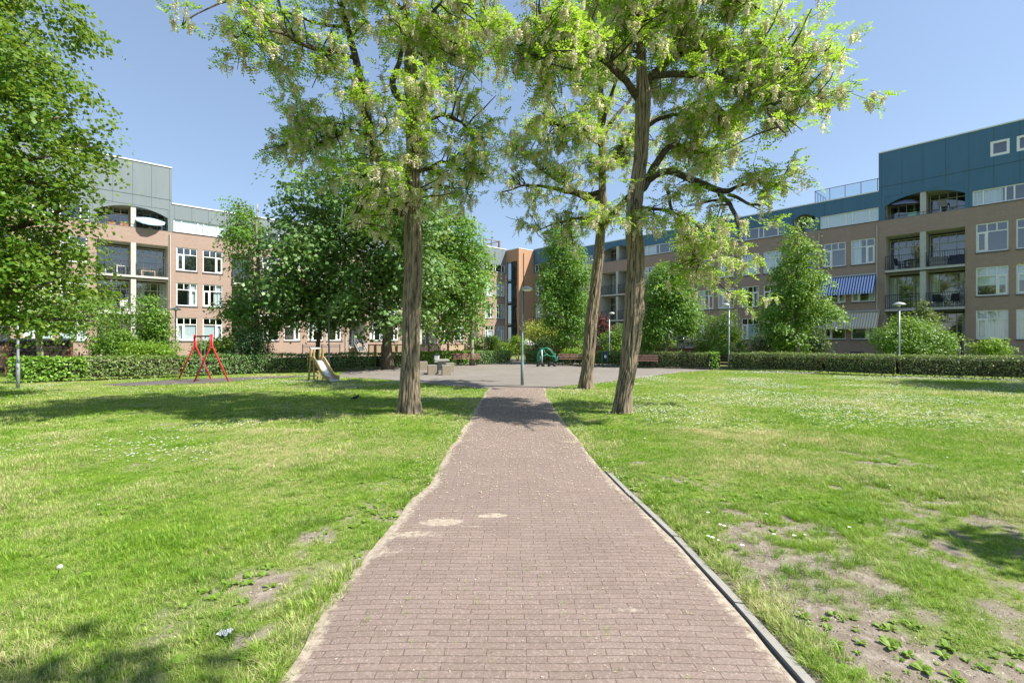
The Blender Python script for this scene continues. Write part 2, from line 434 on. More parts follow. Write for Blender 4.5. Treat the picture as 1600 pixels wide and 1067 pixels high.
# ---- brick path
def m_path():
    m, nt, nd, lk, out = mat('clay paver path')
    p = wpos(nt); sp = N(nt, 'SeparateXYZ'); lk.new(p, sp.inputs[0])
    wob = noise(nt, p, .8, 2); 
    cb = N(nt, 'CombineXYZ')
    lk.new(math_(nt, 'ADD', sp.outputs[0], math_(nt, 'MULTIPLY_ADD', noise(nt, p, 2.2, 2), .05, 50)), cb.inputs[0])
    lk.new(math_(nt, 'ADD', sp.outputs[1], math_(nt, 'MULTIPLY_ADD', noise(nt, p, 1.3, 3), .045, 50)), cb.inputs[1])
    b = nt.nodes.new('ShaderNodeTexBrick'); lk.new(cb.outputs[0], b.inputs['Vector'])
    for k, v in (('Scale', 1), ('Brick Width', .207), ('Row Height', .053), ('Mortar Size', .0042), ('Mortar Smooth', .5), ('Bias', 0)): b.inputs[k].default_value = v
    b.inputs['Color1'].default_value = rgba((.168, .123, .105)); b.inputs['Color2'].default_value = rgba((.206, .153, .133)); b.inputs['Mortar'].default_value = rgba((.100, .074, .062))
    n2 = noise(nt, p, 2.1, 5, .6); n3 = noise(nt, p, 75, 6, .8); n4 = noise(nt, p, 18, 5, .7)
    c = mixc(nt, b.outputs[0], (.255, .21, .178), math_(nt, 'MULTIPLY', n2, .40))
    c = mixc(nt, c, (.095, .075, .062), math_(nt, 'MULTIPLY', ramp(nt, [(.45, (0,0,0)), (.75, (1,1,1))], noise(nt, p, .75, 5, .65)).outputs[0], .30))
    spk = ramp(nt, [(.54, (0,0,0)), (.68, (1,1,1))], n3)
    c = mixc(nt, c, (.40, .345, .30), math_(nt, 'MULTIPLY', spk.outputs[0], .8))
    dk = ramp(nt, [(.34, (1,1,1)), (.47, (0,0,0))], n3)
    c = mixc(nt, c, (.12, .085, .07), math_(nt, 'MULTIPLY', dk.outputs[0], .7))
    # sand washed over the bricks: along the edges and in a few patches
    at_ = nt.nodes.new('ShaderNodeAttribute'); at_.attribute_name = 'sand'
    e = math_(nt, 'ADD', at_.outputs['Fac'], math_(nt, 'MULTIPLY_ADD', n4, 1.1, -.62))
    e = math_(nt, 'ADD', e, math_(nt, 'MULTIPLY_ADD', n3, .5, -.25))
    sm = ramp(nt, [(.32, (0,0,0)), (.62, (1,1,1))], e)
    sc = ramp(nt, [(.35, (.25, .21, .165)), (.65, (.40, .345, .275))], n4)
    c = mixc(nt, c, sc.outputs[0], math_(nt, 'MULTIPLY', sm.outputs[0], .92))
    at2 = nt.nodes.new('ShaderNodeAttribute'); at2.attribute_name = 'litter'
    l = math_(nt, 'ADD', at2.outputs['Fac'], math_(nt, 'MULTIPLY_ADD', noise(nt, p, 55, 3, .8), 1.6, -1.0))
    c = mixc(nt, c, (.50, .43, .30), math_(nt, 'MULTIPLY', ramp(nt, [(.40, (0,0,0)), (.6, (1,1,1))], l).outputs[0], .8))
    h = math_(nt, 'SUBTRACT', math_(nt, 'MULTIPLY', n3, .18), b.outputs['Fac'])
    h = math_(nt, 'ADD', h, math_(nt, 'MULTIPLY', sm.outputs[0], .5))
    principled(nt, out, c, .88, .22, 0, bump(nt, h, .55, .006)); return m
py_ = np.concatenate([np.linspace(-9, 1.8, 12), np.linspace(1.9, 16.3, 240)])
tt = np.linspace(0, 1, 40)
L = path_l(py_) + (fbm(py_*1.7, py_*0+3, 3)-.5)*.12; R = path_r(py_) + (fbm(py_*1.3, py_*0+8, 3)-.5)*.05
PX = L[:, None]*(1-tt) + R[:, None]*tt; PY = np.repeat(py_[:, None], 40, 1)
PZ = np.full_like(PX, .006) - .016*np.abs(tt*2-1)[None, :]**6 + (fbm(PX*1.2, PY*1.2, 3)-.5)*.012
idx = np.arange(PX.size).reshape(PX.shape)
qq = np.stack([idx[:-1,:-1], idx[:-1,1:], idx[1:,1:], idx[1:,:-1]], -1).reshape(-1, 4)
path = np_mesh('path', np.stack([PX, PY, PZ], -1).reshape(-1, 3), qq, m_path(), smooth=True)
dl = PX-L[:, None]; dr = R[:, None]-PX
wl = .10+.16*fbm(PY*.9, PY*0+1, 3); 
sand = np.clip(1-dl/wl, 0, 1)*1.05 + np.clip(1-dr/(.05+.16*fbm(PY*1.7, PY*0+7, 3)), 0, 1)*.85
for (cx, cy, rx, ry, k) in [(690,816,.19,.085,1.0),(770,806,.15,.06,1.0),(640,835,.30,.08,.7),(985,955,.09,.03,.7),(735,823,.15,.03,.5),(600,860,.2,.1,.55),(960,835,.10,.03,.3),(890,690,.25,.12,.55),(930,700,.2,.1,.4)]:
    X0, Y0 = gp(cx, cy); d = np.sqrt(((PX-X0)/rx)**2 + ((PY-Y0)/ry)**2)
    sand = np.maximum(sand, k*np.clip(1.5-d, 0, 1))
a = path.data.attributes.new('sand', 'FLOAT', 'POINT'); a.data.foreach_set('value', sand.astype(np.float32).ravel())
lit = np.clip((PY-5)/2.5, 0, 1)*np.clip((15.5-PY)/4, 0, 1)*(.16 + .45*np.maximum(np.clip(1-dl/.45, 0, 1), np.clip(1-dr/.35, 0, 1)))
a = path.data.attributes.new('litter', 'FLOAT', 'POINT'); a.data.foreach_set('value', lit.astype(np.float32).ravel())
tag(path, kind='structure')

kb = MB(); y = 1.9
while y < 4.9:
    ln = .98; x0 = float(path_r(y))+.015; x1 = float(path_r(y+ln))+.015; off = random.uniform(-.008, .008)
    wd = .054; zt = .010+random.uniform(-.004, .003) - max(0, y-4.6)*.010
    kb.poly([(x0+off, y+.006, zt), (x0+off+wd, y+.006, zt-.006), (x1+off+wd, y+ln, zt-.006), (x1+off, y+ln, zt)])
    kb.poly([(x0+off, y+.006, -.08), (x0+off, y+.006, zt), (x1+off, y+ln, zt), (x1+off, y+ln, -.08)][::-1])
    kb.poly([(x0+off+wd, y+.006, -.08), (x0+off+wd, y+.006, zt-.006), (x1+off+wd, y+ln, zt-.006), (x1+off+wd, y+ln, -.08)])
    y += ln+.006
kerb = kb.build('kerb', m_plain('worn kerb concrete', (.24, .23, .21), .9, vary=.22, scale=7)); tag(kerb, kind='structure')

# ---- paved square and the rubber pad under the swing
def m_square():
    m, nt, nd, lk, out = mat('grey square paving')
    p = wpos(nt); b = nt.nodes.new('ShaderNodeTexBrick'); lk.new(mapping(nt, p, rot=(0, 0, .72), loc=(90, 90, 0)), b.inputs['Vector'])
    for k, v in (('Scale', 1), ('Brick Width', .30), ('Row Height', .30), ('Mortar Size', .006), ('Bias', 0)): b.inputs[k].default_value = v
    b.inputs['Color1'].default_value = rgba((.175, .160, .142)); b.inputs['Color2'].default_value = rgba((.205, .188, .168)); b.inputs['Mortar'].default_value = rgba((.115, .105, .088))
    n = noise(nt, p, .35, 6, .65); n2 = noise(nt, p, 4, 5, .7)
    c = mixc(nt, b.outputs[0], (.135, .11, .09), math_(nt, 'MULTIPLY', ramp(nt, [(.4, (0,0,0)), (.7, (1,1,1))], n).outputs[0], .55))
    c = mixc(nt, c, (.245, .215, .18), math_(nt, 'MULTIPLY', n2, .3))
    principled(nt, out, c, .85, .25, 0, bump(nt, n2, .2, .01)); return m
pb = MB(); pb.poly([(x, y, -.012) for x, y in plaza_w]); pav = pb.build('square_pavement', m_square()); tag(pav, kind='structure')
pb = MB(); pb.poly([(x, y, -.010) for x, y in pad_w]); pad = pb.build('swing_surface', m_plain('dark safety paving', (.10, .085, .08), .9, vary=.3, scale=2)); tag(pad, kind='structure')

# ================================================================== grass (stuff, instanced tufts)
def tuft(name, n, rad, h, bw, mats, lean=.5, broad=False, seed=0):
    r = random.Random(seed); V = []; Q = []
    for i in range(n):
        a = r.uniform(0, 2*math.pi); rr = rad*math.sqrt(r.random()); x, y = rr*math.cos(a), rr*math.sin(a)
        da = a + r.uniform(-1.2, 1.2); hh = h*r.uniform(.55, 1.15); le = lean*hh*r.uniform(.3, 1.6)
        wd = bw*r.uniform(.7, 1.3); px, py = -math.sin(da)*wd/2, math.cos(da)*wd/2; dx, dy = math.cos(da), math.sin(da)
        b = len(V)
        if broad:
            le = h*r.uniform(.9, 1.6); hh = h*r.uniform(.25, .7)
            prof = ((0, 0, .35), (.45, .7, 1.0), (.8, 1.0, .85), (1.0, .85, .08))
        else:
            prof = ((0, 0, 1.0), (.30, .55, .9), (.68, .88, .6), (1.0, 1.0, .06))
        for (l, z, wf) in prof:
            cx, cy, cz = x+dx*le*l, y+dy*le*l, hh*z
            V += [(cx-px*wf, cy-py*wf, cz), (cx+px*wf, cy+py*wf, cz)]
        for k in range(3): Q.append((b+2*k, b+2*k+1, b+2*k+3, b+2*k+2))
    me = bpy.data.meshes.new(name); me.from_pydata(V, [], Q); me.materials.append(mats); me.update()
    return bpy.data.objects.new(name, me)

def m_grass(name, greens, dry, dry_amount):
    m, nt, nd, lk, out = mat(name)
    p = wpos(nt); oi = nt.nodes.new('ShaderNodeObjectInfo').outputs['Random']
    isl = nt.nodes.new('ShaderNodeNewGeometry').outputs['Random Per Island']
    n = noise(nt, p, .38, 4, .6); n2 = noise(nt, p, 1.7, 3, .6)
    f = math_(nt, 'ADD', math_(nt, 'MULTIPLY', oi, .5), math_(nt, 'MULTIPLY', isl, .5))
    f = math_(nt, 'ADD', math_(nt, 'MULTIPLY', f, .62), math_(nt, 'MULTIPLY_ADD', noise(nt, p, 2.6, 4, .65), 1.5, -.56))
    g = ramp(nt, [(0, greens[0]), (.5, greens[1]), (1, greens[2])], f)
    dm = math_(nt, 'ADD', math_(nt, 'MULTIPLY_ADD', n, 2.1, -.27), math_(nt, 'MULTIPLY_ADD', n2, .7, -.65))
    dm = math_(nt, 'ADD', dm, math_(nt, 'MULTIPLY_ADD', isl, .6, -.3))
    dm = math_(nt, 'ADD', dm, math_(nt, 'MULTIPLY_ADD', noise(nt, p, 5.5, 3, .7), .9, -.45))
    d = ramp(nt, [(.40, (0,0,0)), (.80, (1,1,1))], dm)
    c = mixc(nt, g.outputs[0], dry, math_(nt, 'MULTIPLY', d.outputs[0], dry_amount))
    bs = N(nt, 'BsdfPrincipled'); lk.new(c, bs.inputs['Base Color']); bs.inputs['Roughness'].default_value = .55; bs.inputs['Specular IOR Level'].default_value = .3
    t = N(nt, 'BsdfTranslucent'); lk.new(mixc(nt, c, (.28, .40, .03), .35), t.inputs[0])
    x = N(nt, 'MixShader', n_0=.38); lk.new(bs.outputs[0], x.inputs[1]); lk.new(t.outputs[0], x.inputs[2]); lk.new(x.outputs[0], out.inputs[0])
    return m
M['grass'] = m_grass('grass blades', [(.115, .255, .018), (.215, .375, .032), (.34, .47, .065)], (.62, .56, .30), 1.0)
M['weed'] = m_grass('broad leaved weeds', [(.11, .24, .022), (.17, .32, .03), (.23, .38, .045)], (.30, .32, .10), .4)
M['daisy'] = m_leaf('daisy petals', [(.72, .72, .68), (.80, .80, .78)], .2, .1, (.8, .8, .75), 1.0)

def scatter(name, P, scale, rot, protos, label, kind='stuff'):
    me = bpy.data.meshes.new(name); P = np.asarray(P, np.float32)
    me.vertices.add(len(P)); me.vertices.foreach_set('co', P.ravel())
    for an, v in (('scl', scale), ('rot', rot)):
        a = me.attributes.new(an, 'FLOAT', 'POINT'); a.data.foreach_set('value', np.asarray(v, np.float32))
    a = me.attributes.new('pick', 'INT', 'POINT'); a.data.foreach_set('value', rng.integers(0, len(protos), len(P)).astype(np.int32))
    o = link(bpy.data.objects.new(name, me))
    ng = bpy.data.node_groups.new(name, 'GeometryNodeTree')
    ng.interface.new_socket('Geometry', in_out='INPUT', socket_type='NodeSocketGeometry')
    ng.interface.new_socket('Geometry', in_out='OUTPUT', socket_type='NodeSocketGeometry')
    gi = ng.nodes.new('NodeGroupInput'); go = ng.nodes.new('NodeGroupOutput')
    ip = ng.nodes.new('GeometryNodeInstanceOnPoints'); jn = ng.nodes.new('GeometryNodeJoinGeometry')
    for pr in protos:
        oi = ng.nodes.new('GeometryNodeObjectInfo'); oi.inputs['Object'].default_value = pr; oi.inputs['As Instance'].default_value = True
        ng.links.new(oi.outputs['Geometry'], jn.inputs[0])
    def attr(n, t):
        a = ng.nodes.new('GeometryNodeInputNamedAttribute'); a.data_type = t; a.inputs['Name'].default_value = n
        return [s for s in a.outputs if s.enabled and s.name == 'Attribute'][0]
    cx = ng.nodes.new('ShaderNodeCombineXYZ'); ng.links.new(attr('rot', 'FLOAT'), cx.inputs[2])
    ng.links.new(gi.outputs[0], ip.inputs['Points']); ng.links.new(jn.outputs[0], ip.inputs['Instance'])
    ip.inputs['Pick Instance'].default_value = True
    ng.links.new(attr('pick', 'INT'), ip.inputs['Instance Index'])
    ng.links.new(cx.outputs[0], ip.inputs['Rotation'])
    cs = ng.nodes.new('ShaderNodeCombineXYZ'); sc = attr('scl', 'FLOAT')
    for i in range(3): ng.links.new(sc, cs.inputs[i])
    ng.links.new(cs.outputs[0], ip.inputs['Scale'])
    ng.links.new(ip.outputs[0], go.inputs[0])
    md = o.modifiers.new('scatter', 'NODES'); md.node_group = ng
    return tag(o, label, None, None, kind)

hedge_line = ([-60, -20.5, -15.6, -9, -6, -3, 12, 16.5, 22.5, 60], [18.0, 18.2, 20.6, 23.6, 26.2, 29, 27.0, 22.8, 18.7, 14])
def lawn_ok(X, Y, m=0.0):
    ok = (X < path_l(Y)-m + .09*(fbm(X*4, Y*4, 2)-.35)) | (X > path_r(Y)+m+.05+.05*np.clip(6-Y, 0, 1) - .10*(fbm(X*4+9, Y*4, 2)-.35)*(Y > 5.2))
    ok |= Y > 16.2
    ok &= ~in_poly(X, Y, plaza_w) & ~in_poly(X, Y, pad_w)
    return ok & (Y < np.interp(X, *hedge_line)-.1)
def sample(n, y0, y1, dens_pow=0):
    Y = np.sqrt(rng.random(n)*(y1**2-y0**2)+y0**2)
    X = (rng.random(n)*2-1)*(1.22*Y+2.6)
    return X, Y
def place(n, y0, y1, thr=.5, mask=True):
    X, Y = sample(n, y0, y1); k = lawn_ok(X, Y)
    s = soil_mask(X, Y)
    if mask: k &= rng.random(n) > s*.97
    X, Y = X[k], Y[k]
    return np.stack([X, Y, lawn_z(X, Y)-.004], -1)
T1 = [tuft('blade_tuft', 14, .042, .048, .0032, M['grass'], 1.25, seed=i) for i in range(5)] + [tuft('long_tuft', 15, .030, .085, .0046, M['grass'], .55, seed=9)]
P = place(330000, .2, 8.5)
tall = fbm(P[:,0]*.8+3, P[:,1]*.8+7, 4); 
sc = .24+.50*np.clip((tall-.40)*2.6, 0, 1) + rng.random(len(P))*.30 - .18*soil_mask(P[:,0], P[:,1])
scatter('grass', P, sc, rng.random(len(P))*6.28, T1, 'short green lawn grass in front, mixed with dry blades')
T2 = [tuft('mid_tuft', 13, .085, .062, .0095, M['grass'], .7, seed=20+i) for i in range(4)]
P = place(115000, 8.2, 33)
tall = fbm(P[:,0]*.5+3, P[:,1]*.5+7, 4)
scatter('grass', P, .38+.45*np.clip((tall-.3)*2, 0, 1)+rng.random(len(P))*.25, rng.random(len(P))*6.28, T2, 'mown lawn grass of the farther lawn')
# tufts along the path edge, clump by clump
ed = []; 
for i in range(900):
    Y = 1.9+(rng.random()**1.3)*13.5; s = rng.random() < .5
    x = (path_l(Y)-abs(rng.normal(0, .10))-.02) if s else (path_r(Y)+.06+.065*(Y < 5.6)+abs(rng.normal(0, .10)))
    if fbm(np.array([x*2.1+(30 if s else 0)]), np.array([Y*1.1]), 3)[0] < .44: continue
    for k in range(7): ed.append((x+rng.normal(0, .05)*(1 if Y > 5.6 else .6), Y+rng.normal(0, .06), -.012))
ed = np.array(ed)
scatter('grass', ed, .42+rng.random(len(ed))*.5, rng.random(len(ed))*6.28, T1, 'longer grass tufts along the path edges')
W = [tuft('weed_rosette', 11, .022, .055, .030, M['weed'], broad=True, seed=40+i) for i in range(4)]
X, Y = sample(24000, 1.0, 8); k = lawn_ok(X, Y, .02)
wn_ = fbm(X*1.6+60, Y*1.6+20, 3)
near = np.clip(1-np.minimum(np.abs(X-path_l(Y)), np.abs(X-path_r(Y)))/1.6, 0, 1)
k &= (wn_ + .20*near + rng.normal(0,.05,len(X)) > .64) & (rng.random(len(X)) < .8)
X, Y = X[k], Y[k]
scatter('lawn_weeds', np.stack([X, Y, lawn_z(X, Y)+.002], -1), .14+rng.random(len(X))**1.8*.55, rng.random(len(X))*6.28, W, 'broad leaved weeds growing in the lawn by the path')
# darker clumps of coarser grass
M['grass_coarse'] = m_grass('coarse grass blades', [(.07, .185, .012), (.13, .275, .02), (.22, .37, .035)], (.45, .42, .2), .35)
T3 = [tuft('coarse_tuft', 16, .035, .075, .0042, M['grass_coarse'], 1.0, seed=70+i) for i in range(4)]
cl = []
X, Y = sample(900, 1.9, 11); k = lawn_ok(X, Y, .05) & (fbm(X*.9+14, Y*.9+52, 3) > .47); X, Y = X[k], Y[k]
for x, y in zip(X, Y):
    m_ = rng.integers(6, 26); sp_ = .04+.10*rng.random()
    for _ in range(m_): cl.append((x+rng.normal(0, sp_*1.5), y+rng.normal(0, sp_)))
cl = np.array(cl); k = lawn_ok(cl[:,0], cl[:,1], .03); cl = cl[k]
scatter('grass', np.stack([cl[:,0], cl[:,1], lawn_z(cl[:,0], cl[:,1])-.004], -1), .42+rng.random(len(cl))*.42, rng.random(len(cl))*6.28, T3, 'darker clumps of coarse grass dotted over the lawn')
# crumbs, pebbles and dry bits on the bare earth
def crumb(name, r, m, seed, flat=.6):
    q_ = random.Random(seed); V = [(r*q_.uniform(.6, 1.1)*math.cos(a), r*q_.uniform(.6, 1.1)*math.sin(a), 0) for a in [2*math.pi*i/6 for i in range(6)]]+[(0, 0, r*flat)]
    me = bpy.data.meshes.new(name); me.from_pydata(V, [], [(i, (i+1) % 6, 6) for i in range(6)]); me.materials.append(m); me.update()
    return bpy.data.objects.new(name, me)
SM = [m_plain('soil crumb', (.20, .165, .13), .95), m_plain('pale grit', (.42, .38, .33), .9), m_plain('dark crumb', (.09, .07, .055), .95)]
CR = [crumb('crumb', .010, SM[0], 1), crumb('crumb', .007, SM[1], 2), crumb('crumb', .008, SM[2], 3), crumb('crumb', .014, SM[0], 4, .45), crumb('crumb', .005, SM[1], 5)]
X, Y = sample(90000, 1.0, 7); k = (soil_mask(X, Y) > rng.random(len(X))*.8+.15) & ((X < path_l(Y)+.03) | (X > path_r(Y)+.07)); X, Y = X[k], Y[k]
scatter('soil_crumbs', np.stack([X, Y, lawn_z(X, Y)-.001], -1), .4+rng.random(len(X))**2*1.1, rng.random(len(X))*6.28, CR, 'crumbs and grit lying on the bare soil patches')
DB = [tuft('dry_bits', 3, .03, .012, .0035, m_plain('straw', (.48, .42, .28), .9), 4.0, seed=90+i) for i in range(3)]
k = rng.random(len(X)) < .12; X, Y = X[k], Y[k]
scatter('dry_straw', np.stack([X, Y, lawn_z(X, Y)+.001], -1), .25+rng.random(len(X))*.4, rng.random(len(X))*6.28, DB, 'dry straw bits on the bare soil patches')
# small weeds between the bricks
X = rng.uniform(-1.0, 1.25, 260); Y = 1.9+rng.random(260)**1.4*7
X = np.round((X)/.1035)*.1035; Y = np.round(Y/.053)*.053
scatter('joint_weeds', np.stack([X, Y, Y*0+.004], -1), .16+rng.random(260)*.22, rng.random(260)*6.28, T1[:4], 'tiny weeds in the joints of the brick path')
# daisies
def flower(name, petals, r, z, seed):
    rr = random.Random(seed); V = []; Q = []
    for i in range(petals):
        a = 2*math.pi*i/petals+rr.uniform(-.2, .2); b = len(V); l = r*rr.uniform(.85, 1.1); wd = r*.42
        ca, sa = math.cos(a), math.sin(a)
        V += [(0, 0, z), (ca*l*.6-sa*wd, sa*l*.6+ca*wd, z+.002), (ca*l, sa*l, z+.004), (ca*l*.6+sa*wd, sa*l*.6-ca*wd, z+.002)]
        Q.append((b, b+1, b+2, b+3))
    me = bpy.data.meshes.new(name); me.from_pydata(V, [], Q); me.materials.append(M['daisy']); me.update()
    return bpy.data.objects.new(name, me)
D = [flower('daisy', 8, .0155, .036, 1), flower('daisy', 7, .014, .042, 2), flower('daisy', 8, .013, .032, 3)]
X, Y = sample(150000, 3.4, 26); k = lawn_ok(X, Y, .1)
cn = fbm(X*.55+70, Y*.55+33, 4)
bias = np.where(X > 2.5, .11*np.clip((Y-4)/6, 0, 1), .02) + .20*np.exp(-(((X+5.0)/1.3)**2+((Y-6.5)/.7)**2)) + .10*np.exp(-(((X+3)/1.2)**2+((Y-6.9)/.5)**2)) + .17*np.exp(-(((X-8.2)/3.5)**2+((Y-9.6)/2.2)**2)) + .10*np.exp(-(((X-12)/4)**2+((Y-14)/3)**2)) + .07*np.exp(-(((X-3.5)/1.5)**2+((Y-7.4)/.8)**2))
k &= (rng.random(len(X)) < np.clip((cn+bias-.58)*3.2, 0.003, .6)) & (soil_mask(X, Y) < .6)
X, Y = X[k], Y[k]
scatter('daisy_flowers', np.stack([X, Y, lawn_z(X, Y)], -1), .8+rng.random(len(X))*.5+np.clip((Y-9)*.05, 0, .8), rng.random(len(X))*6.28, D, 'small white daisies spread in drifts over the lawn')
# fallen blossom on the path and its edges
n = 7000; Y = 4.2+rng.random(n)**.9*11.5; u = rng.beta(.5, .5, n); 
X = path_l(Y)-.22+u*(path_r(Y)-path_l(Y)+.44)+rng.normal(0, .12, n); k = rng.random(n) < np.clip((Y-4)/3, .10, 1)
X, Y = X[k], Y[k]
FP = [flower('petal', 3, .010, .003, 5), flower('petal', 2, .012, .004, 6)]
for f in FP: f.data.materials[0] = M['lf_flower']
scatter('fallen_blossom', np.stack([X, Y, np.where((X > path_l(Y)) & (X < path_r(Y)), .008, .012)], -1), .7+rng.random(len(X))*.8, rng.random(len(X))*6.28, FP, 'cream fallen locust blossom littering the brick path')
X = rng.uniform(-1.0, 1.3, 420); Y = 1.9+rng.random(420)*5
scatter('fallen_blossom', np.stack([X, Y, Y*0+.008], -1), .35+rng.random(420)*.4, rng.random(420)*6.28, FP, 'sparse cream petals on the near path')
# ================================================================== buildings
def holes_wall(mb, u0, u1, z0, z1, holes, mi=0, y=0.0, reveal=.12):
    """front at local y, with openings; reveals go inwards (+y)"""
    us = sorted({u0, u1, *[h[0] for h in holes], *[h[1] for h in holes]}); us = [u for u in us if u0-1e-6 <= u <= u1+1e-6]
    zs = sorted({z0, z1, *[h[2] for h in holes], *[h[3] for h in holes]}); zs = [z for z in zs if z0-1e-6 <= z <= z1+1e-6]
    for i in range(len(us)-1):
        run = None
        for j in range(len(zs)-1):
            uc, zc = (us[i]+us[i+1])/2, (zs[j]+zs[j+1])/2
            solid = not any(h[0] < uc < h[1] and h[2] < zc < h[3] for h in holes)
            if solid:
                if run is None: run = zs[j]
            if run is not None and (not solid or j == len(zs)-2):
                top = zs[j+1] if solid else zs[j]
                mb.quad((us[i], y, run), (us[i+1], y, run), (us[i+1], y, top), (us[i], y, top), mi); run = None
    for h in holes:
        a, b, c, d = h[:4]; r = h[4] if len(h) > 4 else reveal
        if r:
            mb.quad((a, y, c), (a, y, d), (a, y+r, d), (a, y+r, c), mi); mb.quad((b, y, c), (b, y+r, c), (b, y+r, d), (b, y, d), mi)
            mb.quad((a, y, d), (b, y, d), (b, y+r, d), (a, y+r, d), mi); mb.quad((a, y, c), (a, y+r, c), (b, y+r, c), (b, y, c), mi)

def frame_bars(mb, u0, u1, z0, z1, vs, hs, y0, y1, w=.065):
    """outer frame plus mullions: vs = (u, za, zb, width), hs = (z, ua, ub, width); pieces butt"""
    mb.box(u0, u0+w, y0, y1, z0, z1); mb.box(u1-w, u1, y0, y1, z0, z1)
    mb.box(u0+w, u1-w, y0, y1, z0, z0+w*1.15); mb.box(u0+w, u1-w, y0, y1, z1-w, z1)
    for u, za, zb, ww in vs: mb.box(u-ww/2, u+ww/2, y0+.004, y1-.004, za, zb)
    for z, ua, ub, ww in hs: mb.box(ua, ub, y0+.002, y1-.002, z-ww/2, z+ww/2)

def curtain(root, u0, u1, z0, z1, y, material, name='curtain', folds=True):
    mb = MB(); n = max(2, int((u1-u0)/.035)) if folds else 1
    pts = [(u0+(u1-u0)*i/n, y+(.022*math.sin(i*1.25)+.012*math.sin(i*.7+u0*9) if folds else 0)) for i in range(n+1)]
    for (a, ya), (b, yb) in zip(pts, pts[1:]): mb.quad((a, ya, z0), (b, yb, z0), (b, yb, z1), (a, ya, z1))
    return mb.build(name, material, root, smooth=folds)

def room_box(mb, u0, u1, z0, z1, y0=.17, d=1.6):
    e = .25; a, b, c, t = u0-e, u1+e, z0-.12, z1+.12
    mb.quad((a,y0+d,c),(b,y0+d,c),(b,y0+d,t),(a,y0+d,t)); mb.quad((a,y0,c),(a,y0+d,c),(a,y0+d,t),(a,y0,t))
    mb.quad((b,y0,c),(b,y0,t),(b,y0+d,t),(b,y0+d,c)); mb.quad((a,y0,t),(a,y0+d,t),(b,y0+d,t),(b,y0,t)); mb.quad((a,y0,c),(b,y0,c),(b,y0+d,c),(a,y0+d,c))

wr = random.Random(5)
def window(root, u0, u1, z0, z1, kind, flip=False, cover=None, frame='white', label=None):
    y0, y1 = .045, .125; w = .065; mb = MB(); W_ = u1-u0; Hh = z1-z0
    ia, ib, ic, id_ = u0+w, u1-w, z0+w*1.15, z1-w
    if kind == 'T':                      # three top lights over a casement and a large pane
        zt = z0+Hh*.70; u3a, u3b = ia+(ib-ia)/3, ia+2*(ib-ia)/3
        us = u3a if not flip else u3b
        frame_bars(mb, u0, u1, z0, z1, [(u3a, zt+.03, id_, .05), (u3b, zt+.03, id_, .05), (us, ic, zt-.03, .085)], [(zt, ia, ib, .06)], y0, y1)
        sa, sb = (ia, us-.0425) if not flip else (us+.0425, ib)
        frame_bars(mb, sa+.004, sb-.004, ic+.004, zt-.034, [], [], y0-.018, y1-.03, .06)
    elif kind == 'strip':
        f = [.13, .43, .545, .87] if not flip else [.13, .455, .57, .87]
        frame_bars(mb, u0, u1, z0, z1, [(ia+(ib-ia)*x, ic, id_, .075) for x in f], [], y0, y1)
    elif kind == 'small':
        frame_bars(mb, u0, u1, z0, z1, [], [], y0-.06, y1, .13)
    elif kind == 'balc':                 # glazed back wall of a balcony: door leaf and panes under top lights
        zt = z0+Hh*.73; n = 4; us = [ia+(ib-ia)*k/n for k in range(1, n)]
        frame_bars(mb, u0, u1, z0, z1, [(u, zt+.03, id_, .05) for u in us]+[(us[0] if not flip else us[2], ic, zt-.03, .06), (us[2] if not flip else us[0], ic, zt-.03, .06)], [(zt, ia, ib, .06), (z0+Hh*.30, us[0]+.03 if not flip else ia, ib if not flip else us[2]-.03, .05)], y0, y1, .055)
    fr = mb.build('window', M[frame], root); 
    if label: fr['label'] = label
    pm = MB(); p = .13 if kind == 'small' else w
    pm.quad((u0+p, .09, z0+p), (u1-p, .09, z0+p), (u1-p, .09, z1-p), (u0+p, .09, z1-p)); pm.build('pane', M['glass'], fr)
    if kind == 'strip':
        sm = MB(); sm.box(u0-.06, u1+.06, -.05, .044, z0-.05, z0-.003); sm.build('sill', M['sill'], fr)
    if kind in ('T',):
        sm = MB(); sm.box(u0-.03, u1+.03, -.055, .044, z0-.075, z0-.003); sm.build('sill', M['sill'], fr)
    if cover is None:
        r = wr.random(); cover = 'curtains' if r < .35 else 'half' if r < .5 else 'blind' if r < .62 else 'none'
    if cover == 'curtains':
        k = wr.uniform(.16, .3)
        curtain(fr, u0+w, u0+w+W_*k, ic, id_, .17, M['curtain']); curtain(fr, u1-w-W_*k*wr.uniform(.5, 1), u1-w, ic, id_, .17, M['curtain'])
    elif cover == 'net': curtain(fr, u0+w, u1-w, ic, id_-Hh*.3*0, .17, M['curtain'])
    elif cover == 'half':
        if wr.random() < .5: curtain(fr, u0+w, u0+w+W_*.38, ic, id_, .17, M['curtain'])
        else: curtain(fr, u1-w-W_*.4, u1-w, ic, id_, .17, M['curtain'])
    elif cover == 'blind': curtain(fr, u0+w, u1-w, z0+Hh*wr.uniform(.25, .6), id_, .15, M['blind'], 'blind', False)
    elif cover == 'lowblind': curtain(fr, u0+w, u1-w, ic, z0+Hh*.66, .15, M['blind'], 'blind', False)
    elif cover == 'full': curtain(fr, u0+w, u1-w, ic-.03, id_+.03, .094, M['white'], 'blind', False)
    elif cover == 'shutter':
        s = MB(); k = 0; z = ic
        while z < id_: s.box(u0+.02, u1-.02, .0, .03, z, min(z+.052, id_)); z += .056
        s.build('shutter', M['white'], fr)
    return fr

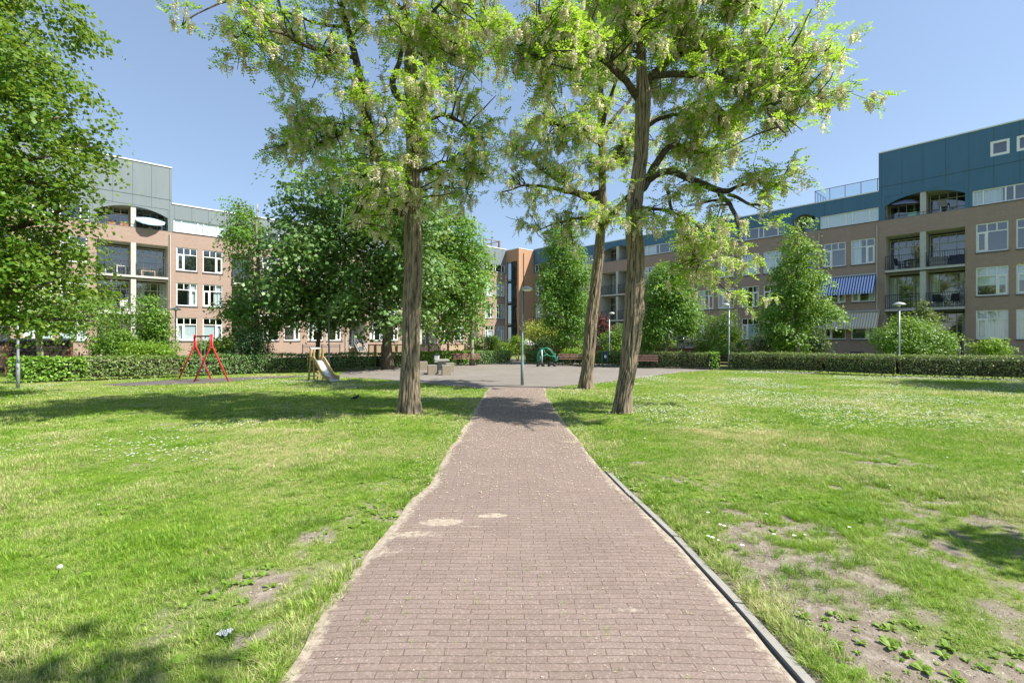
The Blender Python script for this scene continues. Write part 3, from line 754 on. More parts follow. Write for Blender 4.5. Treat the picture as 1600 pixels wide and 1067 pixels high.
def railing(parent, u0, u1, y, z0, h=1.02, side=None, step=.115, name='railing'):
    mb = MB(); mb.box(u0, u1, y-.02, y+.02, z0+h-.04, z0+h); mb.box(u0, u1, y-.015, y+.015, z0+.08, z0+.11)
    n = max(2, round((u1-u0)/step))
    for i in range(n+1):
        u = u0+(u1-u0)*i/n; t = .009 if i % 8 else .018
        mb.box(u-t, u+t, y-t, y+t, z0 if i % 8 == 0 else z0+.11, z0+h-.04)
    return mb.build(name, M['rail'], parent)

def balcony_stack(root, u0, u1, floors, depth, rooms, pillar=None, dz=0, solid_top=None):
    """recessed balconies; floors = list of (floor z, ceiling z)"""
    for k, (zf, zc) in enumerate(floors):
        mb = MB(); st = .16                                   # slab with a concrete nose
        mb.box(u0+.003, u1-.003, -.13, depth, zf-st, zf)
        bal = mb.build('balcony', M['concrete'], root)
        lin = MB(); e = .004                                   # side cheeks, soffit
        lin.quad((u0+e, .0, zf), (u0+e, depth, zf), (u0+e, depth, zc-e), (u0+e, 0, zc-e)); lin.quad((u1-e, 0, zf), (u1-e, 0, zc-e), (u1-e, depth, zc-e), (u1-e, depth, zf))
        lin.quad((u0+e, .0, zc-e), (u0+e, depth, zc-e), (u1-e, depth, zc-e), (u1-e, 0, zc-e))
        lin.build('balcony_lining', M['cream'], bal)
        parts = [(u0, pillar-.16), (pillar+.16, u1)] if pillar is not None else [(u0, u1)]
        for pi, (a, b) in enumerate(parts):
            bw = MB(); bw.box(a+.01, b-.01, depth-.05, depth+.05, zf, zf+.10); bw.build('door_step', M['cream'], bal)
            win = window(bal, a+.02, b-.02, zf+.105, zc-.10, 'balc', flip=bool((k+pi) % 2), frame='cream', cover=wr.choice(['none', 'half', 'none', 'curtains']))
            win.location = (0, depth-.1, 0)
            room_box(rooms, a+.3, b-.3, zf+.2, zc-.2, depth+.15)
            if solid_top is None or k not in solid_top:
                railing(bal, a+.03, b-.03, -.085, zf)
        if pillar is not None:
            pm = MB(); pm.box(pillar-.155, pillar+.155, -.03, depth, zf+.002, zc-.006); pm.build('pillar', M['concrete'], bal)

def arch_panel(mb, u0, u1, zs, za, zt, y0=0.0, mi=0, n=18, thick=.12):
    """cladding spandrel above a segmental arch springing at zs, apex za, top zt"""
    P = []
    for i in range(n+1):
        t = i/n*2-1; P.append((u0+(u1-u0)*i/n, zs+(za-zs)*(1-abs(t)**2.2)))
    for (a, za_), (b, zb_) in zip(P, P[1:]):
        mb.quad((a, y0, za_), (b, y0, zb_), (b, y0, zt), (a, y0, zt), mi)
        mb.quad((a, y0, za_), (a, y0+thick, za_), (b, y0+thick, zb_), (b, y0, zb_), mi)

def apartment(name, loc, rz, label, cat, u_min, u_max, win_cols, strips, smalls, wides, talls, dz, covers, high_u=None, highwins=(), low_top=12.36, cladm='clad', side_return=None, extra_high=None, doorless=()):
    root = thing(name, loc, label, cat, None, rz)
    ZB = 10.17+dz; FL = [(1.58+dz, 3.44+dz), (4.37+dz, 6.21+dz), (7.17+dz, 9.02+dz)]
    BF = [(.95+dz, 3.5+dz), (3.74+dz, 6.29+dz), (6.53+dz, 9.0+dz)]
    rooms = MB(); brick = MB(); clad = MB(); holes = []; ch = []
    for i, (a, b, fl) in enumerate(win_cols):
        for k, (z0, z1) in enumerate(FL):
            holes.append((a, b, z0, z1)); room_box(rooms, a, b, z0, z1)
            window(root, a, b, z0+.004, z1-.004, 'T', fl ^ (k == 1), covers.get((i, k)))
    for i, (a, b, cv) in enumerate(strips):
        z0, z1 = ZB+.05, ZB+1.04; ch.append((a, b, z0, z1)); room_box(rooms, a, b, z0, z1)
        window(root, a, b, z0+.004, z1-.004, 'strip', bool(i % 2), cv)
    for (a, b) in smalls:
        holes.append((a, b, .95+dz-.2, 9.0+dz, 0)); balcony_stack(root, a, b, BF, 1.5, rooms)
        ch.append((a, b, ZB+.02, ZB+1.5, 0)); arch_panel(clad, a, b, ZB+1.1, ZB+1.45, ZB+1.5)
    for (a, b) in wides:
        pil = (a+b)/2-.02; holes.append((a, b, .95+dz-.2, 9.0+dz, 0)); balcony_stack(root, a, b, BF, 1.65, rooms, pil)
        ch.append((a, b, ZB+.02, ZB+1.7, 0)); arch_panel(clad, a, b, ZB+1.02, ZB+1.58, ZB+1.7)
    for (a, b) in list(smalls)+list(wides):           # top loggia: low parapet, posts, glazed back
        wide = b-a > 3; d = 1.65 if wide else 1.5
        mb = MB(); mb.box(a+.003, b-.003, .02, d, ZB-.35, ZB+.015); bal = mb.build('balcony', M['concrete'], root)
        lin = MB(); e = .005; zc = ZB+1.66
        lin.quad((a+e, .13, ZB+.016), (a+e, d, ZB+.016), (a+e, d, zc), (a+e, .13, zc)); lin.quad((b-e, .13, ZB+.016), (b-e, .13, zc), (b-e, d, zc), (b-e, d, ZB+.016))
        lin.quad((a+e, .13, zc-e), (a+e, d, zc-e), (b-e, d, zc-e), (b-e, .13, zc-e)); lin.build('balcony_lining', M['cream'], bal)
        halves = [(a, (a+b)/2-.18), ((a+b)/2+.14, b)] if wide else [(a, b)]
        for pi, (p, q_) in enumerate(halves):
            wn2 = window(bal, p+.02, q_-.02, ZB+.02, zc-.03, 'balc', bool(pi), 'none', 'cream'); wn2.location = (0, d-.1, 0); room_box(rooms, p+.3, q_-.3, ZB+.1, zc-.2, d+.15)
        if wide:
            pm = MB(); c_ = (a+b)/2-.02; pm.box(c_-.155, c_+.155, .06, d, ZB+.018, zc-.008); pm.build('pillar', M['concrete'], bal)
        r = MB(); r.box(a+.01, b-.01, .05, .08, ZB+.20, ZB+.23)
        for i in range(3): u = a+.06+(b-a-.12)*i/2; r.box(u-.012, u+.012, .053, .077, ZB+.015, ZB+.20)
        r.build('railing', M['rail'], bal)
    for (a, b, z0, z1) in highwins:
        ch.append((a, b, z0, z1)); room_box(rooms, a, b, z0, z1, .17, .8); window(root, a, b, z0+.004, z1-.004, 'small', False, 'none')
    holes_wall(brick, u_min, u_max, -.3, ZB, holes)
    brick.quad((u_min, 0, -.3), (u_min, 0, ZB), (u_min, 10, ZB), (u_min, 10, -.3)); brick.quad((u_max, 0, -.3), (u_max, 10, -.3), (u_max, 10, ZB), (u_max, 0, ZB))
    brick.quad((u_min, 10, -.3), (u_min, 10, ZB), (u_max, 10, ZB), (u_max, 10, -.3))
    brick.build('wall', M['brick'], root)
    # cladding storey, in stretches of different height
    segs = [(u_min, u_max, low_top)]
    for (a, b, t) in talls:
        new = []
        for (p, q_, h_) in segs:
            if b <= p or a >= q_: new.append((p, q_, h_)); continue
            if p < a: new.append((p, a, h_))
            new.append((max(p, a), min(q_, b), t))
            if b < q_: new.append((b, q_, h_))
        segs = new
    YC = -.018
    cop = MB(); roof = MB()
    for (a, b, t) in segs:
        holes_wall(clad, a, b, ZB, t, [h for h in ch if h[0] >= a-1e-3 and h[1] <= b+1e-3], 0, YC, .14)
        clad.quad((a, YC, ZB), (a, YC, t), (a, 10, t), (a, 10, ZB)); clad.quad((b, YC, ZB), (b, 10, ZB), (b, 10, t), (b, YC, t)); clad.quad((a, 10, ZB), (a, 10, t), (b, 10, t), (b, 10, ZB))
        clad.quad((a, YC, ZB), (a, .0, ZB), (b, .0, ZB), (b, YC, ZB))
        cop.box(a+.001, b-.001, YC-.05, .25, t+.002, t+.085)
        roof.quad((a, .25, t-.02), (b, .25, t-.02), (b, 10, t-.02), (a, 10, t-.02))
        u = a+.18
        while u < b-.1:                                   # panel joints, broken at the openings
            zs = [(ZB, t)]
            for h in ch:
                if h[0]-.03 < u < h[1]+.03:
                    zs = [(p, q_) for s0, s1 in zs for p, q_ in ((s0, min(s1, h[2]-.01)), (max(s0, h[3]+.01), s1)) if q_-p > .05]
            for p, q_ in zs: clad.box(u-.009, u+.009, YC-.004, YC+.006, p, q_, 1)
            u += 1.14
        if t > low_top+1.5:
            clad.box(a+.01, b-.01, YC-.007, YC+.005, low_top+.26, low_top+.30, 1)
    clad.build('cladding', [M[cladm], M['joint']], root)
    cop.build('coping', M['coping'], root); roof.build('roof', M['roof'], root)
    rooms.build('interior', M['room'], root)
    return root

# --- the left wing: local x runs along the front, local y into the building
LO = Vector(((275.7-800)/F*37.6, 37.6, 0)); LRZ = math.atan2(.6704, .742)
wl_cols = [(-8.46,-7.06,False),(-6.7,-5.28,True),(0,1.41,False),(1.78,3.19,True),(6.2,7.6,False),(8.02,9.42,True),(10.12,11.52,False),(11.9,13.3,True),(16.3,17.7,False),(18.1,19.5,True),(25.0,26.4,False),(26.8,28.2,True),(31.4,32.8,False),(33.2,34.6,True)]
cvL = {(2,0):'lowblind',(3,0):'lowblind',(2,2):'none',(3,2):'none',(2,1):'half',(3,1):'half',(4,0):'none',(5,0):'none',(0,0):'lowblind',(1,0):'lowblind',(12,0):'lowblind',(13,0):'net',(13,2):'net',(12,2):'full'}
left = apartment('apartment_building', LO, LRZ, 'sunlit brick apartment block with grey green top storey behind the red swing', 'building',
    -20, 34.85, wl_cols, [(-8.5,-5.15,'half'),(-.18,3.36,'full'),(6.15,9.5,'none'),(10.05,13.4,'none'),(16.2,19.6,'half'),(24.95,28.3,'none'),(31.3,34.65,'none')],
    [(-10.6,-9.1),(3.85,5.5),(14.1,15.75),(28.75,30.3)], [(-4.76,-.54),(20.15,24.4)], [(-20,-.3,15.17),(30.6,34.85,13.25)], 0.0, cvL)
# --- the right wing: local x = -t so that local y again runs into the building
RO = Vector((30.1, 30.74, 0)); RRZ = math.atan2(-.742, .6704)
tw = [(-3.22,-1.8,True),(-1.47,-.01,False),(5.28,6.73,True),(7.07,8.5,False),(11.47,12.95,True),(13.3,14.76,False),(15.43,16.87,True),(17.25,18.68,False),(21.4,22.8,True),(23.15,24.57,False),(31.3,32.7,True),(33.1,34.5,False),(36.6,38.0,True),(39.0,40.4,False)]
wr_cols = [(-b, -a, f) for a, b, f in tw]
cvR = {(0,1):'blind',(1,1):'blind',(1,0):'net',(1,2):'none',(3,2):'none',(2,2):'half',(5,0):'lowblind',(13,1):'shutter',(0,0):'net',(5,2):'net',(4,2):'net'}
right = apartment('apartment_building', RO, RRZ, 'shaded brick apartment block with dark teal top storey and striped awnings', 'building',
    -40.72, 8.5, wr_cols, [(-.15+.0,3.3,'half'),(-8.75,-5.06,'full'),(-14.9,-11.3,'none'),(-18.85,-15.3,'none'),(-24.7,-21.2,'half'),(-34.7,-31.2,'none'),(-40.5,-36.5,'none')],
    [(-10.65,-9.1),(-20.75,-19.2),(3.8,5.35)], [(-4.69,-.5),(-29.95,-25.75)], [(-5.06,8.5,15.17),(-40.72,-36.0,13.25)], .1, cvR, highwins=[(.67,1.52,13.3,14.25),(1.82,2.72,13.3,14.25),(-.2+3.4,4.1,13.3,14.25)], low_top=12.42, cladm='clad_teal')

# basement grille and downpipes
mb = MB(); mb.box(-6.75, -5.95, -.03, .02, .35, .78); mb.build('basement_window', M['sill'], right)
for root, us in ((left, (-.42, 5.85, 13.72, 24.7, 31.0)), (right, (-9.0+.18, -15.1, -5.16, -21.0))):
    for u in us:
        mb = MB(); mb.tube([(u, -.07, -.1), (u, -.07, 10.0)], .035, 8); mb.build('downpipe', M['concrete'], root)

# --- brick stair tower in the corner between the wings
st = thing('stair_tower', LO, 'orange brick stair tower with a dark glass strip in the inner corner', 'building', None, LRZ)
U0, U1, WD, TT = 34.86, 37.5, 2.42, 13.1
mb = MB()
holes_wall(mb, -WD, -.01, -.3, TT, [(-2.12, -.18, .9, 11.6, .2)])       # drawn in the (y, z) plane, then turned
mb.v = [(U0+v[1], v[0], v[2]) for v in mb.v]
mb.quad((U0, -WD, -.3), (U1, -WD, -.3), (U1, -WD, TT), (U0, -WD, TT))
mb.quad((U0, -WD, TT), (U1, -WD, TT), (U1, 3, TT), (U0, 3, TT)); mb.quad((U0, .0, 10), (U0, 3, 10), (U0, 3, TT), (U0, 0, TT)); 
mb.build('wall', M['brick_orange'], st)
mb = MB(); mb.box(U0-.02, U0+.2, -WD-.03, -.02, TT+.002, TT+.07); mb.box(U0+.201, U1-.02, -WD-.03, -WD+.2, TT+.002, TT+.07); mb.build('coping', M['coping'], st)
gm = MB()
for zz in (.95, 3.35, 3.7, 6.15, 6.5, 8.95, 9.3, 11.5): gm.box(U0+.1, U0+.17, -2.1, -.2, zz-.05, zz+.05)
for yy in (-2.1, -1.2, -.24): gm.box(U0+.095, U0+.165, yy, yy+.06, .92, 11.58)
fr = gm.build('stair_window', M['rail'], st)
pm = MB(); pm.quad((U0+.14, -2.1, .92), (U0+.14, -.2, .92), (U0+.14, -.2, 11.58), (U0+.14, -2.1, 11.58)); pm.build('pane', M['glass_dark'], fr)
im = MB(); im.quad((U0+.9, -2.3, .3), (U0+.9, -.0, .3), (U0+.9, 0, 12), (U0+.9, -2.3, 12))
for zz in (3.5, 6.3, 9.1): im.box(U0+.22, U0+.9, -2.2, -.1, zz-.1, zz+.1)
im.build('stair_landing', M['room'], st)
pm = MB(); pm.tube([(U0+.8, -WD-.05, -.1), (U0+.8, -WD-.05, 12.6)], .035, 8); pm.build('downpipe', M['rail'], st)

def lpt(u, w, z): return LO + Vector((.742, .6704, 0))*u + Vector((.6704, -.742, 0))*w + Vector((0, 0, z))
def rpt(u, w, z): return RO + Vector((.6704, -.742, 0))*u + Vector((-.742, -.6704, 0))*w + Vector((0, 0, z))

# --- roof terrace rails
t = thing('roof_railing', rpt(-9.2, -.3, 12.5), 'glass panelled terrace railing on the right building roof', 'railing', None, RRZ)
mb = MB()
for i in range(5): mb.box(.02+i*1.0-.02, .02+i*1.0+.02, -.02, .02, 0, .95)
mb.box(-.02, 4.1, -.025, .025, .95, .99); mb.box(0, .04, .02, 3.0, .95, .985)
for i in range(1, 5): mb.box(0, .04, i*.7-.02, i*.7+.02, 0, .95)
mb.build('rail', M['rail'], t)
for i in range(4):
    pm = MB(); pm.box(.06+i*1.0, .98+i*1.0, -.008, .008, .06, .9); pm.build('panel', M['glass'], t)
t = thing('roof_railing', lpt(31.8, -.8, 13.33), 'open brown roof railing above the inner corner', 'railing', None, LRZ)
mb = MB()
for u in (0, 1.3, 2.6): mb.box(u-.05, u+.05, -.05, .05, 0, 1.1)
mb.box(-.0, 2.6, -.03, .03, 1.02, 1.1); mb.box(0, 2.6, -.025, .025, .5, .56); mb.box(2.57, 2.63, .05, 2.5, 1.02, 1.1); mb.box(2.5, 2.7, -.1, .1, 0, 1.12)
mb.build('rail', M['woodbrown'], t)
# --- awnings
def awning(name, u0, u1, ztop, zbot, out, material, label):
    t = thing(name, rpt(u0, 0, ztop), label, 'awning', None, RRZ); L = u1-u0; dzv = zbot-ztop
    mb = MB(); n = 8
    P = [(-(.03+(out-.03)*i/n), dzv*i/n - .05*math.sin(math.pi*i/n)) for i in range(n+1)]
    for (ya, za), (yb, zb) in zip(P, P[1:]): mb.quad((0, ya, za), (L, ya, za), (L, yb, zb), (0, yb, zb))
    k = 22
    for i in range(k): mb.quad((L*i/k, -out, dzv), (L*(i+1)/k, -out, dzv), (L*(i+1)/k, -out-.005, dzv-.17), (L*i/k, -out-.005, dzv-.17))
    mb.build('cloth', material, t)
    mb = MB(); mb.box(-.03, L+.03, -.14, .0-.003, .01, .12); mb.build('cassette', M['steel'], t)
    mb = MB(); mb.bar((.03, -.05, dzv*.95), (.03, -out, dzv-.01), .03); mb.build('arm', M['steel'], t)
    mb = MB(); mb.bar((L-.03, -.05, dzv*.95), (L-.03, -out, dzv-.01), .03); mb.build('arm', M['steel'], t)
awning('awning', -8.65, -5.2, 6.42, 5.18, .85, M['awnblue'], 'blue and white striped awning on the right building, upper of two')
awning('awning', -8.65, -5.0, 3.72, 2.62, .85, M['awnbeige'], 'beige and grey striped awning under the blue striped one')
awning('awning', -25.95, -24.6+.0, 8.5, 7.9, .8, M['ltblue'], 'small pale blue awning over a balcony behind the locust trunks')
t = thing('roller_shade', lpt(6.0, 0, 3.72), 'long white sunscreen cassette over ground floor windows left of the linden', 'sunscreen', None, LRZ)
mb = MB(); mb.box(0, 7.4, -.16, -.004, 0, .14); mb.build('cassette', M['coping'], t)

# ================================================================== foliage
def unit(v): return v/np.maximum(np.linalg.norm(v, axis=-1, keepdims=True), 1e-9)
def kites(P, Nn, D, size, aspect=.62, fold=.18):
    """one folded kite-shaped leaf per point: P base, Nn normal, D direction of growth"""
    D = unit(D - Nn*np.sum(D*Nn, -1, keepdims=True)); W = np.cross(Nn, D)
    s = size[:, None]
    a = P; b = P + D*s*.45 + W*s*aspect*.5 - Nn*s*fold*.5; c = P + D*s - Nn*s*fold*.8; d = P + D*s*.45 - W*s*aspect*.5 - Nn*s*fold*.5
    V = np.stack([a, b, c, d], 1).reshape(-1, 3)
    return V, np.arange(len(V)).reshape(-1, 4)
def sph(n):
    return unit(rng.normal(size=(n, 3)))
def crown_points(blobs, n, per=26, cr=.34, shell=.45, droop=.0, flat=.62):
    B = np.asarray(blobs, float); wgt = (B[:,3]*B[:,5])**.9; wgt /= wgt.sum()
    nc = max(1, n//per); bi = rng.choice(len(B), nc, p=wgt); d = sph(nc)
    r = (shell+(1-shell)*rng.random(nc))**.6
    cc = B[bi,:3] + d*r[:,None]*B[bi,3:6]
    ci = rng.integers(0, nc, n); size_c = (.7+.6*rng.random(nc))[ci]
    off = np.clip(rng.normal(size=(n, 3)), -1.7, 1.7)*np.array([1, 1, flat])*cr*size_c[:,None]
    off[:,2] -= .45*(off[:,0]**2+off[:,1]**2)/max(cr, .05)*(1 if flat < .5 else 0)     # boughs arch over
    P = cc[ci]+off
    out = unit((cc[ci]-B[bi][ci,:3])/B[bi][ci,3:6])
    Nn = unit(out*.55 + np.array([0, 0, .75]) + rng.normal(size=(n, 3))*.48)
    D = unit(out*.6 + rng.normal(size=(n, 3))*.7 + np.array([0, 0, -.35-droop]))
    return P, Nn, D, cc
def leaf_mass(name, blobs, n, size, material, parent, per=26, cr=None, shell=.45, aspect=.62, droop=0., ground=None, flat=.62):
    B = np.asarray(blobs, float); cr = cr or max(.05, .26*float(np.median(B[:,3])))
    P, Nn, D, cc = crown_points(B, n, per, cr, shell, droop, flat)
    if ground is not None:
        k = P[:,2] > ground; P, Nn, D = P[k], Nn[k], D[k]
    V, Q = kites(P, Nn, D, size*(.65+.7*rng.random(len(P))), aspect)
    return np_mesh(name, V, Q, material, parent), cc

def wavy(a, b, n, amp, sag=0.):
    a, b = Vector(a), Vector(b); L = (b-a).length; out = []
    k1, k2 = random.uniform(0, 6), random.uniform(0, 6)
    for i in range(n+1):
        t = i/n; e = math.sin(math.pi*t)
        out.append(a.lerp(b, t) + Vector((math.sin(t*5+k1)*amp*L*e, math.cos(t*4.3+k2)*amp*L*e, math.sin(t*3.7+k1)*amp*.7*L*e + sag*L*e)))
    return out

def bush(name, px, Y, blobs, leaf, label, cat='shrub', n=1500, size=.10, group=None, droop=0., stems=True, per=22, base=0., cr=None):
    X0 = (px-800)/F*Y; k = Y/F
    t = thing(name, (X0, Y, base), label, cat, group)
    L = []
    for (x, y, rx, ry) in blobs:
        z = EYE+(HZ-y)*k
        L.append(((x-px)*k, random.uniform(-.25, .25)*rx*k, z-base, rx*k, max(rx*k*.85, .25), ry*k))
    leaf_mass('foliage', L, int(n*1.8), size, leaf if not isinstance(leaf, str) else M[leaf], t, per=per, droop=droop, ground=.02, cr=cr)
    if stems:
        mb = MB()
        for b in L:
            mb.tube(wavy((random.uniform(-.1, .1), random.uniform(-.1, .1), -.05), (b[0], b[1], max(.15, b[2])), 5, .06), [.03, .026, .022, .018, .013, .008], 6)
        mb.build('stem', M['twig'], t)
    return t

def tree(name, px, Y, blobs, leaf, bark, label, n, size, r0, cat='tree', group=None, droop=0., per=26, top=None, lean=0., cr=None, depth=None, aspect=.62, fork=.45, flat=.36, shrink=.86):
    X0 = (px-800)/F*Y; k = Y/F; t = thing(name, (X0, Y, 0), label, cat, group); L = []
    half = max(abs(b[0]-px)+b[2] for b in blobs)*k
    for (x, y, rx, ry) in blobs:
        L.append(((x-px)*k, random.uniform(-.35, .35)*half*.6, EYE+(HZ-y)*k, rx*k*shrink, depth or max(rx*k, half*.62), ry*k*shrink))
    crown, cc = leaf_mass('crown', L, n, size, M[leaf], t, per=per, droop=droop, cr=cr, shell=.35, aspect=aspect, flat=flat)
    zt = top or max(b[2]+b[5]*.4 for b in L); zb = min(b[2]-b[5]*.3 for b in L)
    mb = MB(); m = 12
    tp = [Vector((lean*(i/m)+.04*math.sin(i*1.1+px), .04*math.cos(i*.9+px), zt*i/m-.05*(i == 0))) for i in range(m+1)]
    rad = [r0*(1.45 if i == 0 else 1.12 if i == 1 else 1)*(1-.86*i/m) + .008 for i in range(m+1)]
    mb.tube(tp, rad, 10)
    mb.build('trunk', M[bark], t, smooth=True)
    mb = MB()
    for b in L:
        c = Vector(b[:3]); zj = max(zb*.8, min(c.z-.35*abs(c.x)-.3, zt*.85)); i = min(m-1, int(zj/zt*m)); a = tp[i].lerp(tp[i+1], zj/zt*m-i) if i < m else tp[m]
        r = rad[i]*.55; mb.tube(wavy(a, c, 7, .05, .05), [r*(1-.8*j/7)+.006 for j in range(8)], 7)
        for q_ in range(3):
            d = Vector((random.gauss(0, 1)*b[3]*.6, random.gauss(0, 1)*b[4]*.5, random.gauss(.2, .8)*b[5]*.6))
            mb.tube(wavy(a.lerp(c, .6), c+d, 5, .06), [r*.4, r*.34, r*.28, r*.2, .008, .005], 5)
    mb.build('limb', M[bark], t, smooth=True)
    return t

# ------------------------------------------------------------------ black locusts traced limb by limb
def locust(name, label, base, Yt, trunk, limbs, blobs, n_spray, seed, group, flowers=.55, rough=1.0):
    """trunk: (px, py, width px); limbs: (depth offset at tip m, [(px, py, width px)...]); blobs: (px, py, rx, ry, depth offset, depth radius, weight)"""
    R = random.Random(seed); g = np.random.default_rng(seed)
    X0, _ = gp(*base); k = Yt/F
    t = thing(name, (X0, Yt, 0), label, 'tree', group)
    def P(px, py, dy=0.):
        Y = Yt+dy; return Vector(((px-800)/F*Y - X0, dy, EYE+(HZ-py)/F*Y))
    # trunk with deep braided furrows
    tp = [(P(x, y), w_*k/2) for x, y, w_ in trunk]
    zs = np.array([p.z for p, _ in tp]); o = np.argsort(zs); zs = zs[o]
    xs = np.array([p.x for p, _ in tp])[o]; rs = np.array([r for _, r in tp])[o]
    nz = int((zs[-1]+.1)/.045); zz = np.linspace(-.12, zs[-1], nz); na = 110
    th = np.linspace(0, 2*np.pi, na, endpoint=False)
    cx = np.interp(zz, zs, xs); rr = np.interp(zz, zs, rs); cy = .05*np.sin(zz*.6+seed)
    ker = np.ones(9)/9; cx = np.convolve(np.pad(cx, 4, 'edge'), ker, 'valid'); rr = np.convolve(np.pad(rr, 4, 'edge'), ker, 'valid')
    TH, ZZ = np.meshgrid(th, zz)
    u = TH/(2*np.pi)*14
    tw_ = vnoise(np.cos(TH)*1.6+20, ZZ*.9+np.sin(TH)*1.6)*2.2
    wob2 = vnoise(np.cos(TH)*2.3+4, ZZ*2.6+np.sin(TH)*2.3)*1.5
    f1 = np.abs(np.sin((u+tw_+wob2*.6)*np.pi))
    f2 = np.abs(np.sin((u*1.7-tw_*1.9-wob2+ZZ*.35)*np.pi))
    pl = vnoise(np.cos(TH)*5+9, np.sin(TH)*5+ZZ*7)
    fur = (f1**.7*.6+f2**.7*.3+pl*.35-.62)
    lobe = .10*np.sin(TH*3+seed+ZZ*.25)+.06*np.sin(TH*5+seed*2-ZZ*.3)
    flare = .79+.20*np.exp(-(ZZ+.05)/.22)*(1+.35*np.sin(TH*5+seed))
    RR = rr[:,None]*(1+lobe*rough*.8)*flare*(1+.24*fur*rough)
    V = np.stack([cx[:,None]+RR*np.cos(TH), cy[:,None]+RR*np.sin(TH), ZZ], -1)
    ix = np.arange(nz*na).reshape(nz, na); nx_ = np.roll(ix, -1, 1)
    Q = np.stack([ix[:-1], nx_[:-1], nx_[1:], ix[1:]], -1).reshape(-1, 4)
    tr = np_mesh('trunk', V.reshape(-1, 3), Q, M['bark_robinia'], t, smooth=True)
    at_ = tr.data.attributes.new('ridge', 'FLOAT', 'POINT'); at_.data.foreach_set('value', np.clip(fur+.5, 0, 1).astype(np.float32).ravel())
    nodes = [(Vector((cx[i], cy[i], zz[i])), rr[i]) for i in range(int(nz*.42), nz, 4)]
    # traced limbs, each its own part
    for dep, pts in limbs:
        m = len(pts); ln = [0]
        for (x0, y0, _), (x1, y1, _) in zip(pts, pts[1:]): ln.append(ln[-1]+math.hypot(x1-x0, y1-y0))
        x0, y0, _ = pts[0]; best = (1e9, 0.)
        for p, _r in nodes:                               # start where the parent limb really is
            yy = Yt+p.y; q0 = math.hypot((p.x+X0)/yy*F+800-x0, HZ-(p.z-EYE)/yy*F-y0)
            if q0 < best[0]: best = (q0, p.y)
        d0 = best[1] if best[0] < 22 else 0.
        ctrl = [(P(x, y, d0+(dep*1.2-.3)*(ln[i]/ln[-1])**1.2), max(.012, w_*k/2*.9)) for i, (x, y, w_) in enumerate(pts)]
        c2 = []; 
        for (a, ra), (b, rb) in zip(ctrl, ctrl[1:]):
            s_ = max(2, int((b-a).length/.16))
            for j in range(s_):
                q_ = a.lerp(b, j/s_); wob = .022+.02*ra
                c2.append((q_+Vector((R.gauss(0, wob), R.gauss(0, wob), R.gauss(0, wob))), ra+(rb-ra)*j/s_))
        c2.append(ctrl[-1])
        sm = [c2[0]]+[((c2[i-1][0]+c2[i][0]*2+c2[i+1][0])/4, c2[i][1]) for i in range(1, len(c2)-1)]+[c2[-1]]
        mb = MB(); mb.tube([p for p, _ in sm], [r for _, r in sm], 10); mb.build('limb', M['bark_limb'], t, smooth=True)
        nodes += sm[2:]
    NP = np.array([tuple(p) for p, _ in nodes]); NR = np.array([r for _, r in nodes])
    # branchlets reach from the limbs into the foliage
    B = []
    for (px, py, rx, ry, dy, dr, wt) in blobs:
        dy = dy*1.25-.55; c = P(px, py, dy); B.append((c.x, c.y, c.z, rx*k*(1+dy/Yt)*1.06, dr*1.2, ry*k*(1+dy/Yt)*1.06, wt))
    B = np.array(B); wt = B[:,3]*B[:,5]*B[:,6]; wt = wt/wt.sum()
    nb = n_spray//3; bi = g.choice(len(B), nb, p=wt)
    tips = B[bi,:3] + unit(g.normal(size=(nb, 3)))*(g.random((nb, 1))**.45)*B[bi,3:6]
    tw = MB(); nn = []
    for tip in tips:
        d = np.linalg.norm((NP-tip)*np.array([1, .8, 1.15]), axis=1); j = int(np.argmin(d)); a = Vector(NP[j]); tipv = Vector(tip)
        r = min(.032, NR[j]*.7, .010+.010*d[j]); n_ = max(3, int(d[j]/.22)); pts = wavy(a, tipv, n_, .07, .04)
        tw.tube(pts, [r*(1-.75*i/n_)+.003 for i in range(n_+1)], 4, caps=False)
        nn += [p for i, p in enumerate(pts) if i >= n_*.3]
    # bare hanging twigs
    NN = np.array([tuple(p) for p in nn])
    # sprays: a short twig carrying feathered leaves and hanging blossom
    LP, LN, LD, LS = [], [], [], []; FPp, FN, FD, FS = [], [], [], []
    si = g.integers(0, len(NN), n_spray)
    for q_ in range(n_spray):
        o_ = NN[si[q_]] + g.normal(size=3)*.10
        az = g.random()*2*np.pi; el = g.normal(.05, .45); ln_ = .22+.30*g.random()
        ax = np.array([np.cos(az)*np.cos(el), np.sin(az)*np.cos(el), np.sin(el)])
        e_ = o_+ax*ln_
        tw.tube([Vector(o_), Vector(e_)], [.0045, .002], 3, caps=False)
        nl = g.integers(4, 7)
        for i in range(nl):
            b0 = o_+ax*ln_*(.15+.85*(i+.5)/nl)
            side = np.cross(ax, [0, 0, 1]); side /= max(1e-6, np.linalg.norm(side))
            d = side*(1 if i % 2 else -1)*g.uniform(.5, 1.1)+ax*g.uniform(.2, .9)+np.array([0, 0, g.normal(-.1, .35)]); d /= np.linalg.norm(d)
            ll = g.uniform(.17, .29); npair = 5
            up = np.array([0, 0, 1.])+g.normal(size=3)*.35; s2 = np.cross(d, up); s2 /= max(1e-6, np.linalg.norm(s2)); nm = np.cross(s2, d)
            for j in range(npair):
                tt_ = (j+1)/(npair+.4); pb_ = b0+d*ll*tt_+np.array([0, 0, -.25*ll*tt_**2])
                for sg in (-1, 1):
                    LP.append(pb_); LD.append(s2*sg+d*.35); LN.append(nm+g.normal(size=3)*.22); LS.append(ll*.30*(1-.25*tt_))
            LP.append(b0+d*ll+np.array([0, 0, -.25*ll])); LD.append(d); LN.append(nm); LS.append(ll*.28)
